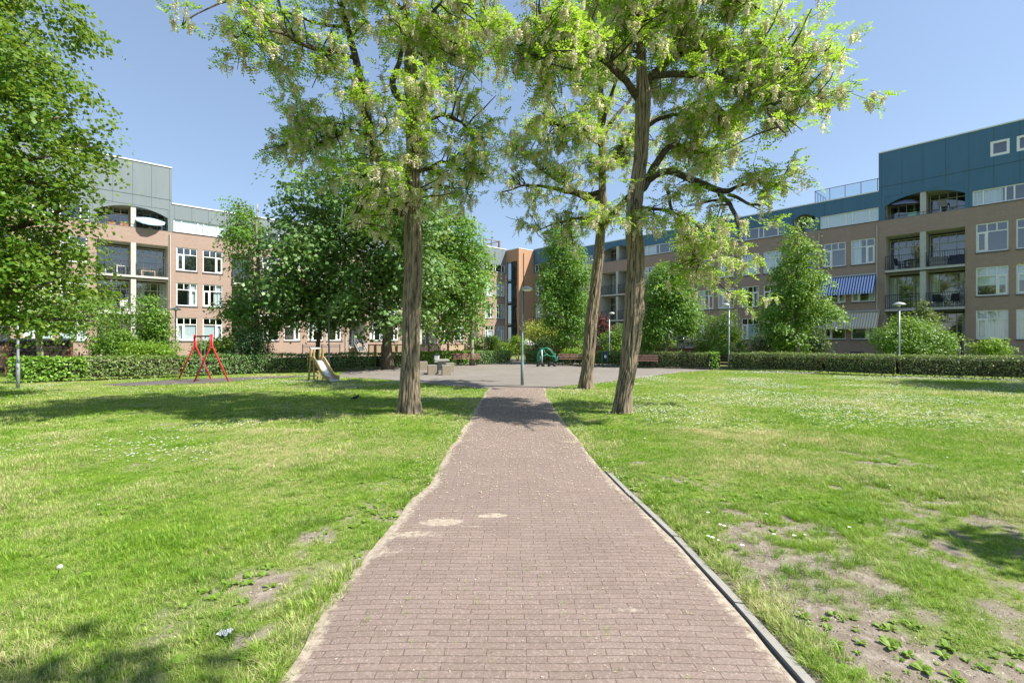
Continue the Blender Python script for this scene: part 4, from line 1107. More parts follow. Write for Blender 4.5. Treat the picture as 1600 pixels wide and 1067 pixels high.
        if g.random() < flowers:
            for _ in range(g.integers(2, 6)):
                b0 = o_+ax*ln_*g.uniform(.1, .9); L_ = g.uniform(.13, .23); sw = g.normal(size=3)*.02
                nf = 20
                for j in range(nf):
                    tt_ = (j+.5)/nf; rr_ = .042*(1-.55*tt_); a_ = j*2.4
                    rd = np.array([np.cos(a_), np.sin(a_), 0])
                    FPp.append(b0+sw*tt_+np.array([0, 0, -L_*tt_-.01])+rd*rr_*.3); FD.append(rd+np.array([0, 0, -.6])); FN.append(np.array([rd[0]*.5, rd[1]*.5, .8])+g.normal(size=3)*.4); FS.append(.062*(1-.4*tt_))
    tw.build('twig', M['twig'], t)
    V, Q = kites(np.array(LP), unit(np.array(LN)), np.array(LD), np.array(LS)*(.8+.4*g.random(len(LS))), .60, .10)
    np_mesh('crown', V, Q, M['lf_robinia'], t)
    V, Q = kites(np.array(FPp), unit(np.array(FN)), np.array(FD), np.array(FS)*(.8+.4*g.random(len(FS))), .72, .2)
    np_mesh('blossom', V, Q, M['lf_flower'], t)
    return t

G3 = 'old locust trees beside the brick path'
locust('locust_tree', 'thick furrowed locust tree in bloom left of the brick path', (640, 645), 10.6,
  [(640,648,40),(641,600,36),(643,540,32),(645,480,33),(648,420,33),(646,360,30),(646,320,27),(646,250,23),(645,180,24),(642,130,26),(641,80,20),(640,55,14),(634,10,10),(632,-60,8),(640,-150,5)],
  [(-.8,[(641,185,12),(628,165,12),(615,143,12),(614,124,11),(625,98,8),(630,70,7),(645,50,6),(662,38,5),(690,5,4),(720,-40,3)]),
   (1.0,[(650,195,9),(660,190,9),(673,186,8),(690,181,7),(706,184,6),(722,194,5),(734,208,5),(746,224,4)]),
   (-.6,[(645,330,15),(628,338,14),(607,318,14),(599,290,15),(588,250,15),(578,200,15),(566,150,14),(557,95,12),(544,45,10),(533,0,8),(524,-60,6)]),
   (-1.6,[(560,92,7),(536,86,6),(511,81,6),(472,70,5),(447,55,4),(420,48,3)]),
   (.9,[(582,215,5),(566,208,4),(550,203,4),(535,210,3),(505,222,3),(470,226,2)]),
   (-.9,[(604,326,6),(592,325,6),(578,328,5),(562,341,4),(540,352,3)]),
   (1.6,[(645,95,7),(660,72,6),(672,55,5),(690,25,4),(720,29,4),(760,36,3),(790,48,2)]),
   (-1.2,[(633,20,7),(600,-5,6),(560,-25,5),(500,-20,4),(420,-8,3),(355,2,3),(320,14,2),(285,40,2)]),
   (1.3,[(648,270,7),(668,262,6),(690,252,5),(715,262,4),(738,275,3)]),
   (-.5,[(541,40,6),(515,42,5),(485,35,4),(455,20,4),(410,25,3),(370,60,2)]),
   (1.8,[(636,-20,7),(680,-50,6),(730,-60,4),(780,-40,3)]), (-2.,[(634,-40,7),(600,-90,6),(560,-130,4)])],
  [(600,40,70,55,0,1.6,1),(520,60,70,45,-.8,1.4,1),(440,40,60,38,-1.2,1.1,1),(370,75,42,26,-1.0,.8,.9),(400,25,50,22,-.9,.8,.8),(290,10,45,13,-1.1,.5,.5),(340,45,30,20,-1,.5,.5),
   (450,155,38,38,.6,.9,1),(425,222,42,20,.7,.7,1),(500,200,60,45,.5,1.2,1),(560,170,60,50,0,1.3,.9),(480,120,50,28,0,.9,.5),(550,260,70,40,0,1.4,1),(490,255,50,22,.5,.9,.8),
   (610,300,60,40,-.5,1.3,1),(640,240,60,55,0,1.5,1),(690,60,70,60,.6,1.5,1.1),(690,150,70,40,.8,1.3,.55),(700,230,60,40,.7,1.3,1),(690,300,60,32,.4,1.2,1),(740,250,38,40,.8,1,.9),(745,100,55,50,1,1.2,.8),(770,40,40,50,1,1.2,.9),
   (640,130,45,40,-.8,.8,.8),(760,190,36,38,.9,1,.7),(735,310,24,20,.6,.6,.6),(580,340,50,20,-.7,.8,.8),(640,-40,120,60,0,2.2,.55),(540,-60,110,60,-.8,2,.5),(720,-70,90,60,1,2,.45),(630,-150,110,70,0,2,.4)],
  1150, 3, G3, .92)
locust('locust_tree', 'leaning furrowed locust tree with spreading limbs right of the path', (972, 646), 10.4,
  [(970,649,32),(975,610,30),(981,577,30),(986,528,33),(990,485,35),(990,454,33),(991.5,417,31),(991,386,31),(988,361,30),(989,319,28),(995,282,26),(1000,244,25),(1001.5,207,25),(1003,179,26),(1005,150,28),(1003,120,20),(1002,75,16),(999,37,16),(998,0,15),(1000,-70,11),(1006,-160,6)],
  [(-1.3,[(1000,158,14),(991,148,13),(980,127,12),(961,109,12),(942,94,11),(920,84,10),(897,75,9),(875,69,8),(860,67,7),(842,64,4),(822,70,3)]),
   (-1.0,[(896,77,7),(880,81,6),(860,82,6),(841,82,6),(826,84,5),(815,92,4),(808,104,4),(802,114,3)]),
   (1.0,[(1010,135,14),(1018,120,13),(1030,106,12),(1047,94,11),(1062,85,10),(1078,79,9),(1100,82,7),(1119,92,5),(1140,92,4),(1158,97,3)]),
   (.5,[(1156,97,4),(1164,78,3),(1172,58,3),(1180,42,2)]),
   (-1.1,[(1012,128,13),(1022,119,12),(1040,114,11),(1062,115,11),(1090,120,10),(1115,122,10),(1152,127,10),(1180,134,9),(1197,142,6),(1212,142,6),(1230,150,5),(1252,154,4),(1275,158,3)]),
   (-1.5,[(1185,136,5),(1196,158,4),(1205,180,4),(1216,198,3),(1228,212,2)]),
   (.8,[(1100,124,5),(1118,161,4),(1132,177,3),(1146,192,2)]),
   (1.4,[(1001,300,13),(1010,284,13),(1021,260,13),(1034,243,12),(1046,229,11),(1059,225,8),(1080,232,5),(1098,245,5),(1119,256,4),(1142,263,3)]),
   (-1.2,[(1006,292,12),(1021,274,12),(1040,267,12),(1060,268,11),(1078,281,11),(1097,292,11),(1119,300,10),(1137,300,9),(1148,293,6),(1160,288,5),(1184,284,5),(1217,289,4)]),
   (-.9,[(1120,301,7),(1132,312,7),(1145,326,6),(1154,340,5),(1153,354,4)]),
   (-1.0,[(1140,303,6),(1152,310,5),(1164,317,4),(1174,321,4),(1187,321,3)]),
   (.7,[(1001,323,7),(1019,326,6),(1038,327,5),(1060,336,4),(1085,350,4),(1112,369,4),(1128,380,4),(1146,388,3),(1164,396,2)]),
   (1.2,[(1038,292,6),(1046,300,6),(1046,312,6),(1049,329,5),(1062,360,4),(1080,395,3),(1100,420,3),(1116,433,3),(1131,453,2),(1146,461,2)]),
   (1.8,[(1003,200,8),(1025,188,7),(1050,180,6),(1085,178,5),(1115,192,3),(1145,206,2)]),
   (-.4,[(1000,40,9),(1020,20,8),(1050,-10,7),(1090,-30,5),(1130,-20,4)]),(.8,[(1000,10,8),(970,-20,7),(930,-40,6),(880,-40,4),(830,-10,3)]),(-1.5,[(1001,-60,8),(1040,-100,6),(1080,-130,4)]),
   (1.5,[(1010,30,10),(1023,5,10),(1032,-30,9),(1040,-90,6)]), (.9,[(1014,30,6),(1042,12,6),(1065,2,4),(1100,-5,3)])],
  [(1000,40,75,50,0,1.6,1),(930,60,60,45,-.6,1.2,1.1),(870,40,60,40,-.9,1.1,1),(820,60,38,45,-.9,.8,.7),(900,115,45,28,-.9,.8,.7),(860,110,35,28,-.9,.7,.6),(885,150,36,16,-.8,.6,.5),(1080,40,65,48,.6,1.3,1.2),(1130,65,55,42,.5,1.2,1.1),(1190,60,45,36,-.2,.9,1.1),(1240,70,46,28,-.6,.8,1),(1290,95,36,32,-.9,.6,.9),(1275,160,46,28,-1,.7,.9),(1245,195,50,18,-1.2,.6,.6),(1200,125,60,30,-.7,.9,.9),(1110,120,50,22,-.5,.8,.5),(1150,165,45,26,0,.8,.6),
   (1040,150,40,30,.8,.9,.6),(1080,195,55,28,.9,1,.9),(1130,215,42,26,.9,.8,.6),(1060,210,50,30,1,1,.7),(1110,240,50,24,.9,.9,.8),(1150,262,40,15,.7,.6,.7),(1200,278,52,16,-.8,.6,.7),(1240,290,30,13,-1,.4,.5),(1090,270,50,18,-.6,.8,.6),(1050,340,60,26,.3,1,.7),(1000,355,46,18,-.2,.8,.9),(1090,360,55,28,.4,1,.6),(1130,385,45,18,.7,.7,.7),(1165,400,26,13,.7,.4,.7),(1095,405,42,26,1,.7,.55),(1075,430,32,22,1.1,.6,.45),(1120,440,30,14,1.1,.4,.7),(1165,468,30,17,1.2,.35,.9),
   (1180,330,36,10,-1,.4,.4),(1100,320,46,14,-.7,.7,.5),(960,10,60,40,.4,1.4,1),(900,-30,80,45,.8,1.8,.5),(1080,-40,90,50,0,2,.5),(1000,-120,110,70,0,2.2,.45),(1160,10,40,22,-.3,.9,.9)],
  1500, 8, G3, .92)
locust('locust_tree', 'slimmer locust tree standing behind the leaning one', (916, 606), 15.9,
  [(914,608,25),(917,580,22),(920,547,22),(923,500,21),(929,454,19),(932,423,18),(935,401,17),(939,347,16),(942,319,15),(941,291,13),(941,226,12),(940,180,11),(939,130,10),(938,75,8),(938,10,6),(940,-60,4)],
  [(-1.2,[(940,352,13),(951,341,12),(958,333,12),(967,325,11),(980,310,9),(995,296,8),(1012,286,7),(1032,270,5),(1060,262,4)]),
   (-1.0,[(941,306,11),(926,312,9),(914,310,9),(905,304,9),(884,300,8),(871,298,7),(848,292,5),(828,289,4),(806,293,3),(785,300,2)]),
   (1.2,[(941,300,9),(922,305,8),(905,302,7),(894,295,6),(875,285,6),(860,275,5),(848,268,4),(836,258,3),(820,240,3),(804,222,2)]),
   (1.5,[(942,268,9),(951,258,9),(962,247,8),(973,226,8),(988,207,7),(1010,192,6),(1035,180,4)]),
   (-.8,[(940,200,8),(948,172,7),(955,148,6),(962,130,5),(972,100,4)]),(.8,[(941,215,8),(958,185,7),(972,172,6),(985,155,5),(1000,130,4)]),
   (-1.5,[(940,230,6),(920,215,5),(900,205,4),(872,195,3),(850,180,2)]),
   (.9,[(938,345,6),(915,340,5),(885,345,4),(860,352,3),(838,362,2)]), (-1.2,[(939,120,6),(915,95,5),(890,75,4)]),(1.6,[(938,90,5),(965,60,4),(985,30,3)])],
  [(940,130,52,50,0,1.6,.8),(900,200,46,36,-.6,1.3,1),(850,190,42,30,-.8,1,.8),(815,225,36,30,.6,.9,.7),(860,250,48,30,.6,1.2,1),(910,260,44,36,0,1.3,1),(800,300,38,20,-.8,.9,.8),(845,320,46,20,-.3,1.1,.8),(900,330,50,24,.5,1.4,1.1),(950,345,46,22,0,1.3,.9),(850,365,40,14,.8,.7,.8),(970,230,36,36,1,1.1,.7),(1010,240,40,40,1,1.1,.5),(930,60,55,40,0,1.5,.8),(950,0,60,40,0,1.6,.8),(790,255,30,24,0,.7,.6),(810,340,26,11,.7,.5,.5),(900,375,30,12,.6,.7,.6)],
  950, 21, G3, .92)
# --- balcony furniture
def chair(loc, rz, m, label, group=None):
    t = thing('balcony_chair', loc, label, 'chair', group, rz)
    mb = MB(); mb.box(-.23, .23, -.22, .22, .42, .46); mb.build('seat', m, t)
    mb = MB(); mb.obox((0, .24, .70), (.23, 0, 0), (0, .015, 0), (0, .05, .26)); mb.build('backrest', m, t)
    for sx in (-1, 1):
        for sy in (-1, 1):
            mb = MB(); mb.bar((sx*.2, sy*.18, .42), (sx*.23, sy*.22, 0), .03); mb.build('leg', M['white'] if m is not M['white'] else m, t)
        mb = MB(); mb.bar((sx*.25, -.2, .64), (sx*.25, .24, .66), .035); mb.build('armrest', m, t)
def table(loc, rz, m, label, w=.7, d=.6, h=.72, legm=None):
    t = thing('balcony_table', loc, label, 'table', None, rz)
    mb = MB(); mb.box(-w/2, w/2, -d/2, d/2, h-.035, h); mb.build('tabletop', m, t)
    for sx in (-1, 1):
        for sy in (-1, 1):
            mb = MB(); mb.bar((sx*(w/2-.05), sy*(d/2-.05), 0), (sx*(w/2-.05), sy*(d/2-.05), h-.035), .035); mb.build('leg', legm or m, t)
def parasol(loc, r, h, m, label, tilt=0, rz=0, drop=.35, cat='parasol', segs=8):
    t = thing('parasol', loc, label, cat, None, rz)
    mb = MB(); mb.tube([(0,0,0), (0,0,h)], .02, 8); mb.build('pole', M['steel'], t)
    mb = MB(); mb.lathe((0,0,0), [(.2,0),(.2,.06),(.05,.08)], 14); mb.build('base', M['slab'], t)
    mb = MB(); n = segs; top = Vector((0, 0, h+.02)); R_ = Matrix.Rotation(tilt, 3, 'X')
    for i in range(n):
        a, b = 2*math.pi*i/n, 2*math.pi*(i+1)/n
        A = R_ @ Vector((r*math.cos(a), r*math.sin(a), -drop)); B = R_ @ Vector((r*math.cos(b), r*math.sin(b), -drop))
        c2 = lambda V_: R_ @ (Vector((V_[0]*.5, V_[1]*.5, -drop*.36)))
        Ah, Bh = c2((r*math.cos(a), r*math.sin(a))), c2((r*math.cos(b), r*math.sin(b)))
        mb.poly([tuple(top), tuple(top+Ah), tuple(top+Bh)]); mb.quad(tuple(top+Ah), tuple(top+A), tuple(top+B), tuple(top+Bh))
        mb.quad(tuple(top+A), tuple(top+A+Vector((0,0,-.1))), tuple(top+B+Vector((0,0,-.1))), tuple(top+B))
    mb.build('canopy', m, t)
def box_planter(loc, rz, w, d, h, m, leaf, label):
    t = thing('planter', loc, label, 'planter', None, rz)
    mb = MB(); mb.poly([(-w/2,-d/2,0),(w/2,-d/2,0),(w/2,d/2,0),(-w/2,d/2,0)]); 
    a = [(-w/2*.9,-d/2*.9,0),(w/2*.9,-d/2*.9,0),(w/2*.9,d/2*.9,0),(-w/2*.9,d/2*.9,0)]; b = [(-w/2,-d/2,h),(w/2,-d/2,h),(w/2,d/2,h),(-w/2,d/2,h)]
    for i in range(4): mb.quad(a[i], a[(i+1)%4], b[(i+1)%4], b[i])
    mb.quad(*[(x*.94, y*.94, h-.03) for x, y, _ in b]); mb.build('pot', m, t)
    leaf_mass('foliage', [(0, 0, h+.12, w*.5, d*.6, .16)], 90, .07, M[leaf], t)
# ------------------------------------------------------------------ the other trees
tree('maple_tree', -85, 12.6, [(-34,40,75,75),(36,100,65,60),(86,120,45,50),(106,190,45,45),(26,190,70,60),(106,255,40,40),(56,280,60,45),(-14,270,80,60),(86,320,28,26),(66,375,42,36),(-4,350,75,55),(6,420,75,50),(61,440,40,35),(-24,470,70,34),(26,490,40,20),(-70,60,90,90),(-80,220,90,90),(-60,380,80,80),(-150,150,90,110),(-150,330,80,90),(-60,-60,100,80),(6,-40,60,50)],
     'lf_maple', 'bark', 'large dense maple overhanging the far left lawn', 60000, .112, .26, per=60, cr=.28, depth=2.2, aspect=.85, shrink=.92)
tree('young_tree', 61, 22.4, [(60,470,48,30),(30,485,35,22),(100,470,40,26),(150,450,30,26),(165,478,22,18),(130,500,30,14),(90,500,40,16)],
     'lf_light', 'bark_pale', 'small pale trunked tree behind the left hedge under the maple', 7500, .13, .15, cr=.3, droop=.5)
tree('columnar_tree', 402, 26, [(380,325,24,18),(385,345,28,20),(378,375,26,22),(402,372,22,18),(385,405,30,22),(392,435,32,24),(388,470,40,26),(420,455,22,20),(370,480,28,18),(400,500,38,20),(430,490,20,18),(375,515,20,12)],
     'lf_mid', 'bark_pale', 'tall narrow tree in front of the sunlit left building', 12000, .15, .15, cr=.28, droop=.4, per=50)
tree('linden_tree', 605, 26.5, [(482,345,32,38),(474,400,32,38),(470,440,30,32),(500,305,40,36),(545,262,40,26),(590,262,40,26),(520,375,55,52),(560,320,52,48),(610,310,48,46),(620,370,56,52),(565,425,66,46),(480,455,46,32),(625,435,56,44),(665,345,40,46),(668,420,36,46),(640,490,36,24),(560,475,48,28),(600,500,30,18)],
     'lf_linden', 'bark', 'big dark linden with dense crown behind the slide', 46000, .19, .27, per=75, cr=.50, aspect=.85, flat=.28)
tree('linden_tree', 738, 31, [(700,345,42,32),(728,372,34,32),(745,410,26,36),(700,395,46,42),(715,440,50,40),(750,450,18,34),(690,470,42,36),(725,495,36,26),(690,515,26,16),(670,380,30,40)],
     'lf_mid', 'bark_pale', 'lighter green tree with slim pale trunk behind the left bench', 22000, .17, .14, per=60, cr=.45, aspect=.85, flat=.3)
tree('young_tree', 498, 27.5, [(500,440,40,28),(475,470,42,26),(520,475,36,26),(455,490,26,16),(545,495,24,18),(500,498,40,18),(560,470,20,20)],
     'lf_linden', 'bark', 'low dark spreading tree right behind the slide', 8500, .14, .14, cr=.3, fork=.3)
tree('sapling', 420, 27, [(432,512,11,13),(428,500,8,8)], 'lf_lime', 'bark', 'thin sapling with lime leaves beside the narrow tree', 240, .13, .045, cr=.12)
tree('young_tree', 886, 33, [(880,362,22,24),(882,392,32,28),(862,425,26,24),(902,420,22,28),(880,450,34,26),(905,470,22,28),(862,470,24,22),(885,498,32,22),(908,510,14,20),(858,500,14,14),(878,525,16,12)],
     'lf_mid', 'bark_pale', 'slender pale trunked tree just left of the locust pair', 26000, .17, .14, per=60, cr=.36, droop=.9, aspect=.5)
tree('young_tree', 1041, 29, [(1040,425,24,20),(1060,430,24,20),(1030,455,32,26),(1064,465,28,26),(1078,492,18,20),(1018,492,18,22),(1045,488,32,20),(1022,515,12,16),(1072,510,14,10)],
     'lf_mid', 'bark_pale', 'small round headed tree right of the leaning locust', 22000, .16, .13, per=60, cr=.34, droop=.9, aspect=.5)
tree('conical_tree', 1246, 27, [(1242,352,9,14),(1243,372,18,18),(1246,396,26,20),(1238,420,32,22),(1258,432,28,20),(1240,450,40,24),(1265,468,36,22),(1222,478,38,24),(1285,486,24,15),(1245,495,44,24),(1210,508,26,16),(1230,525,30,14)],
     'lf_light', 'bark_pale', 'bright conical tree in front of the shaded right building', 15000, .15, .13, cr=.30, per=55, droop=.5, shrink=.76)
# trees outside the frame whose shade falls into it
tree('maple_tree', 1920, 15.2, [(1920,300,130,80),(1840,330,80,60),(2010,330,90,70),(1900,210,110,70),(1785,345,50,40)], 'lf_maple', 'bark', 'spreading maple on the right lawn beyond the picture edge', 26000, .17, .22, cr=.45)
t = thing('maple_tree', (6.5, -1.3, 0), 'tall maple standing close behind the viewer', 'tree')
leaf_mass('crown', [(4.55-6.5, .08+1.3, 8.5, .7, .36, .45), (4.4-6.5, -1.0+1.3, 9.0, .9, .5, .8), (7.06-6.5, 2.68+1.3, 4.15, .38, .26, .16), (7.45-6.5, 2.62+1.3, 4.2, .3, .22, .18), (5.6-6.5, -2.6+1.3, 9.5, 1.4, .8, 1.2)], 6000, .14, M['lf_maple'], t, cr=.2)
mb = MB(); mb.tube([(0,0,-.1),(.05,0,2),(0,.05,5),(.2,.1,8),(.4,-.2,9.8)], [.24,.19,.16,.12,.05], 12); mb.build('trunk', M['bark'], t, smooth=True)
mb = MB(); mb.tube(wavy((.02,.02,2.6), (.7,4.0,4.15), 6, .04), [.06,.05,.045,.035,.025,.015,.008], 7); mb.tube(wavy((.05,.05,6.8), (-1.9,1.35,8.5), 6, .03), [.08,.07,.06,.05,.035,.02,.01], 7); mb.build('limb', M['bark'], t, smooth=True)

# ------------------------------------------------------------------ shrubs
bush('garden_shrub', 178, 22.5, [(165,535,25,16),(190,530,20,16),(175,548,34,12),(205,545,14,10)], 'lf_light', 'pale leafy bush below the left balconies', n=2600, size=.11)
bush('garden_shrub', 238, 23.5, [(233,478,16,18),(243,500,22,18),(230,515,24,18),(250,530,24,20),(228,540,22,14)], 'lf_light', 'tall open shrub climbing in front of the balconies', n=3000, size=.12)
bush('garden_shrub', 222, 21.8, [(215,546,22,12),(240,548,24,11),(262,550,14,9)], 'lf_lime', 'low bright bush behind the hedge left of the swing', n=1700, size=.10)
bush('garden_shrub', 338, 23.5, [(330,541,22,13),(352,538,18,12),(318,550,14,8)], 'lf_lime', 'rounded lime bush right behind the swing', n=1900, size=.10)
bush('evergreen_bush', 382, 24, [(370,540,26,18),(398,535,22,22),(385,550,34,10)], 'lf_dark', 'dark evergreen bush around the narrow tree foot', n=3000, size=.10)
bush('garden_shrub', 757, 36, [(752,537,20,14),(770,536,12,14),(745,548,14,8)], 'lf_lime', 'fresh green shrub behind the left bench end', n=2000, size=.12)
bush('garden_shrub', 786, 36.5, [(784,545,11,11),(778,550,8,6)], 'lf_lime', 'smallest fresh green shrub near the stair tower', n=900, size=.11)
bush('garden_shrub', 810, 37, [(808,540,14,14),(800,548,14,10),(816,533,9,7)], 'lf_lime', 'lime shrub at the garden opening behind the lamp', n=1300, size=.12)
bush('garden_shrub', 845, 38, [(838,512,18,12),(858,515,20,14),(845,527,26,14),(868,530,14,12)], 'lf_yellow', 'yellow green shrub in front of the orange stair tower', n=3200, size=.13)
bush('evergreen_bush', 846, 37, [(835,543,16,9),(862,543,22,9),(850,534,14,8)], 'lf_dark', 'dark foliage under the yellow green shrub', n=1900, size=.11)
bush('garden_shrub', 902, 36, [(897,540,18,12),(912,532,12,12)], 'lf_light', 'leafy shrub between pale trunk and rear locust', n=1300, size=.12)
bush('red_maple', 938, 37, [(940,498,11,8),(936,507,13,8),(948,514,12,7),(940,522,9,8)], 'lf_red', 'small red leaved maple seen between the locust trunks', 'tree', n=1000, size=.12)
bush('garden_shrub', 963, 33.5, [(955,530,16,12),(972,524,16,16),(962,541,26,9)], 'lf_light', 'light green shrub between the locust trunks', n=2000, size=.12)
bush('garden_shrub', 1020, 31.5, [(1012,525,18,14),(1028,533,22,12),(1005,541,14,10)], 'lf_light', 'light green shrub right of the leaning trunk', n=2200, size=.12)
bush('garden_shrub', 1118, 29.5, [(1112,510,16,18),(1138,502,14,18),(1105,532,20,14),(1135,528,18,22),(1118,546,30,10),(1150,520,8,12)], 'lf_light', 'upright shrub behind the hedge opening and lamp', n=4200, size=.11)
bush('garden_shrub', 1163, 29, [(1160,546,12,9),(1156,536,6,6)], 'lf_light', 'small shrub at the end of the right hedge', n=500, size=.10)
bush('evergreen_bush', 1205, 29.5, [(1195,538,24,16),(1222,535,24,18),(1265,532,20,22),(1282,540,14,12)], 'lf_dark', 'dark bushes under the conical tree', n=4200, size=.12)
bush('garden_shrub', 1225, 27.8, [(1218,528,14,14),(1238,540,20,12)], 'lf_mid', 'green shrub lit in front of dark bushes', n=1300, size=.13)
bush('garden_shrub', 1425, 25, [(1390,528,22,20),(1412,505,16,16),(1400,545,24,10),(1440,522,30,22),(1470,535,26,18),(1450,545,40,10),(1420,535,26,18)], 'lf_light', 'wide bright bush behind the mushroom lamp', n=7500, size=.11)
bush('garden_shrub', 1442, 26.4, [(1440,482,9,12),(1447,496,14,12),(1436,505,14,9),(1462,495,8,8)], 'lf_hedgebrown', 'grey leaved shrub rising behind the bright bush', n=1300, size=.10)
bush('garden_shrub', 1548, 23.6, [(1545,540,20,10),(1558,548,18,9),(1530,545,8,6)], 'lf_lime', 'small bush under the black arch', n=1300, size=.10)
bush('garden_shrub', 892, 30.8, [(892,549,12,5),(905,552,14,4),(882,553,8,4)], 'lf_lime', 'low creeping plant spilling over the hedge behind the bench', n=600, size=.10)

# ------------------------------------------------------------------ hedges
def hedge(label, P, h, wd, leaf, per_m=520, size=.075, ends=True, leaf2=None):
    P = [Vector((x, y, 0)) for x, y in P]; c = sum(P, Vector())/len(P)
    t = thing('hedge', (c.x, c.y, 0), label, 'hedge', 'clipped hedges around the square and lawns')
    core = MB(); LPs, LNs = [], []
    for a, b in zip(P, P[1:]):
        d = b-a; L = d.length; d.normalize(); s = Vector((-d.y, d.x, 0)); m = (a+b)/2-c
        core.obox((m.x, m.y, h*.46), d*(L/2-.06), s*(wd/2-.13), Vector((0, 0, h*.46-.1)))
        n = int(L*per_m*1.6); u = rng.random(n)*L; f = rng.random(n)
        # shares: front, back, top
        face = np.where(f < .40, 0, np.where(f < .60, 1, 2))
        v = np.where(face == 0, -wd/2, np.where(face == 1, wd/2, (rng.random(n)-.5)*wd)); z = np.where(face == 2, h, rng.random(n)**.8*h)
        bulge = (fbm(u*1.5+a.x*3, z*2.5+a.y, 3)-.5)*.22
        v = v+np.sign(v)*bulge*(face < 2)+rng.normal(0, .035, n)-np.sign(v)*(face < 2)*np.abs(rng.normal(0, .06, n)); z = z+bulge*.6*(face == 2)+rng.normal(0, .035, n)*(face == 2)
        LPs.append(np.stack([a.x-c.x+d.x*u+s.x*v, a.y-c.y+d.y*u+s.y*v, z], -1))
        nrm = np.where((face == 2)[:,None], [[0, 0, 1.]], np.stack([s.x*np.sign(v), s.y*np.sign(v), 0*v+.45], -1)); LNs.append(nrm)
    LP, LN = np.concatenate(LPs), np.concatenate(LNs); n = len(LP)
    V, Q = kites(LP, unit(LN+rng.normal(size=(n, 3))*.55), rng.normal(size=(n, 3))+np.array([0, 0, -.2]), size*(.6+.8*rng.random(n)), .62)
    np_mesh('foliage', V, Q, M[leaf], t)
    core.build('twigs', M['twig'], t)
    return t
def gpts(*pp): return [gp(*p) for p in pp]
def push(P, d): return [(x*(1+d/math.hypot(x, y)), y*(1+d/math.hypot(x, y))) for x, y in P]
hedge('bright leafy hedge end beside the left lamp post', push(gpts((20,598),(110,595.5),(135,594.5)), .45), .90, .8, 'lf_ivy', 560, .11)
hedge('clipped hedge with brown top left of the swing', push(gpts((136,594.5),(200,592),(292,588)), .42), .92, .75, 'lf_hedge', 620, .085)
hedge('shaded hedge behind the swing and slide', push(gpts((293,588),(400,583),(480,580),(586,576.8)), .55), .88, .7, 'lf_linden', 560, .085)
hedge('short shaded hedge around the linden trunk', push(gpts((588,576.6),(612,575.4),(640,573.4)), .62), .86, .6, 'lf_linden', 500, .09)
hedge('sunlit hedge behind the concrete table', push(gpts((645,572.3),(700,570.5),(745,569.3)), .45), .86, .7, 'lf_ivy', 560, .11)
hedge('dark clipped hedge left of the garden opening', push(gpts((746,569.3),(796,568.2)), .45), .86, .8, 'lf_linden', 560, .095)
hedge('dark hedge behind the green rocker', push(gpts((822,568.2),(872,569.3)), .6), .84, .7, 'lf_linden', 560, .095)
hedge('hedge behind the dark bench between rocker and bin', push(gpts((873,569.3),(930,570.5)), .75), .84, .7, 'lf_hedge', 520, .095)
hedge('hedge behind the litter bin between the locust trunks', push(gpts((931,571),(996,573)), .6), .88, .7, 'lf_hedge', 560, .095)
hedge('clipped hedge ending at the right opening', push(gpts((997,574),(1060,575.5),(1108,577)), .45), .90, .75, 'lf_hedgebrown', 700, .075)
hedge('bright hedge end left of the opening by the lamp', push(gpts((1109,577),(1122,577.2)), .40), .90, .85, 'lf_ivy', 620, .10)
hedge('long clipped hedge along the right lawn', push(gpts((1143,577.5),(1200,579.5),(1290,584),(1400,588.5),(1500,591),(1600,594),(1760,598)), .42), .92, .75, 'lf_hedgebrown', 720, .07)
# ================================================================== street furniture and play things
# ---- lamps
def lamp_side(px, py_base, label, Y=None, h=3.46, rz=0., m='lampgreen'):
    Y = Y or gp(px, py_base)[1]; t = thing('street_lamp', ((px-800)/F*Y, Y, 0), label, 'street lamp', 'lamp posts', rz)
    mb = MB(); mb.lathe((0,0,0), [(.058,-.05),(.058,.75),(.045,.80),(.038,1.2),(.036,h-.06)], 12); mb.build('post', M[m], t, smooth=True)
    mb = MB(); mb.lathe((.17,0,h), [(.02,.10),(.10,.085),(.18,.045),(.205,.0),(.20,-.02)], 18); mb.bar((0,0,h-.06),(0,0,h+.02),.07); mb.bar((0,0,h+.01),(.16,0,h+.03),.05); mb.build('lamp_head', M['lamphead'], t, smooth=False)
    mb = MB(); mb.lathe((.17,0,h), [(.185,-.021),(.17,-.05),(.11,-.065),(.02,-.07)], 16); mb.build('diffuser', M['diffuser'], t, smooth=True)
    return t
def lamp_cap(px, Y, label, h=3.46):
    t = thing('street_lamp', ((px-800)/F*Y, Y, 0), label, 'street lamp', 'lamp posts')
    mb = MB(); mb.lathe((0,0,0), [(.055,-.05),(.055,.8),(.042,.85),(.036,1.2),(.034,h-.22)], 12); mb.build('post', M['steel'], t, smooth=True)
    mb = MB(); mb.lathe((0,0,h-.22), [(.05,0),(.07,.05),(.09,.10)], 12); mb.build('diffuser', M['diffuser'], t, smooth=True)
    mb = MB(); mb.lathe((0,0,h-.12), [(.24,-.03),(.27,-.01),(.24,.03),(.12,.09),(.03,.12)], 20); mb.build('lamp_head', M['lamphead'], t, smooth=True)
    return t
lamp_side(816, 601, 'grey green lamp post at the far end of the brick path')
lamp_side(952, 569, 'distant lamp post between the two right locust trunks', Y=32.6, m='steel')
lamp_side(1139, 577, 'lamp post standing at the right end of the square', Y=26.6, h=3.6, rz=math.pi, m='steel')
lamp_side(514, 560, 'dark lamp post behind the slide, head lost in leaves', Y=25.2)
lamp_cap(274.5, 26.0, 'mushroom capped lamp in front of the left balconies', 3.42)
lamp_cap(1405, 22.9, 'mushroom capped lamp in front of the bright bush')
lamp_cap(28, 16.1, 'grey lamp post at the far left reaching into the maple', 4.7)
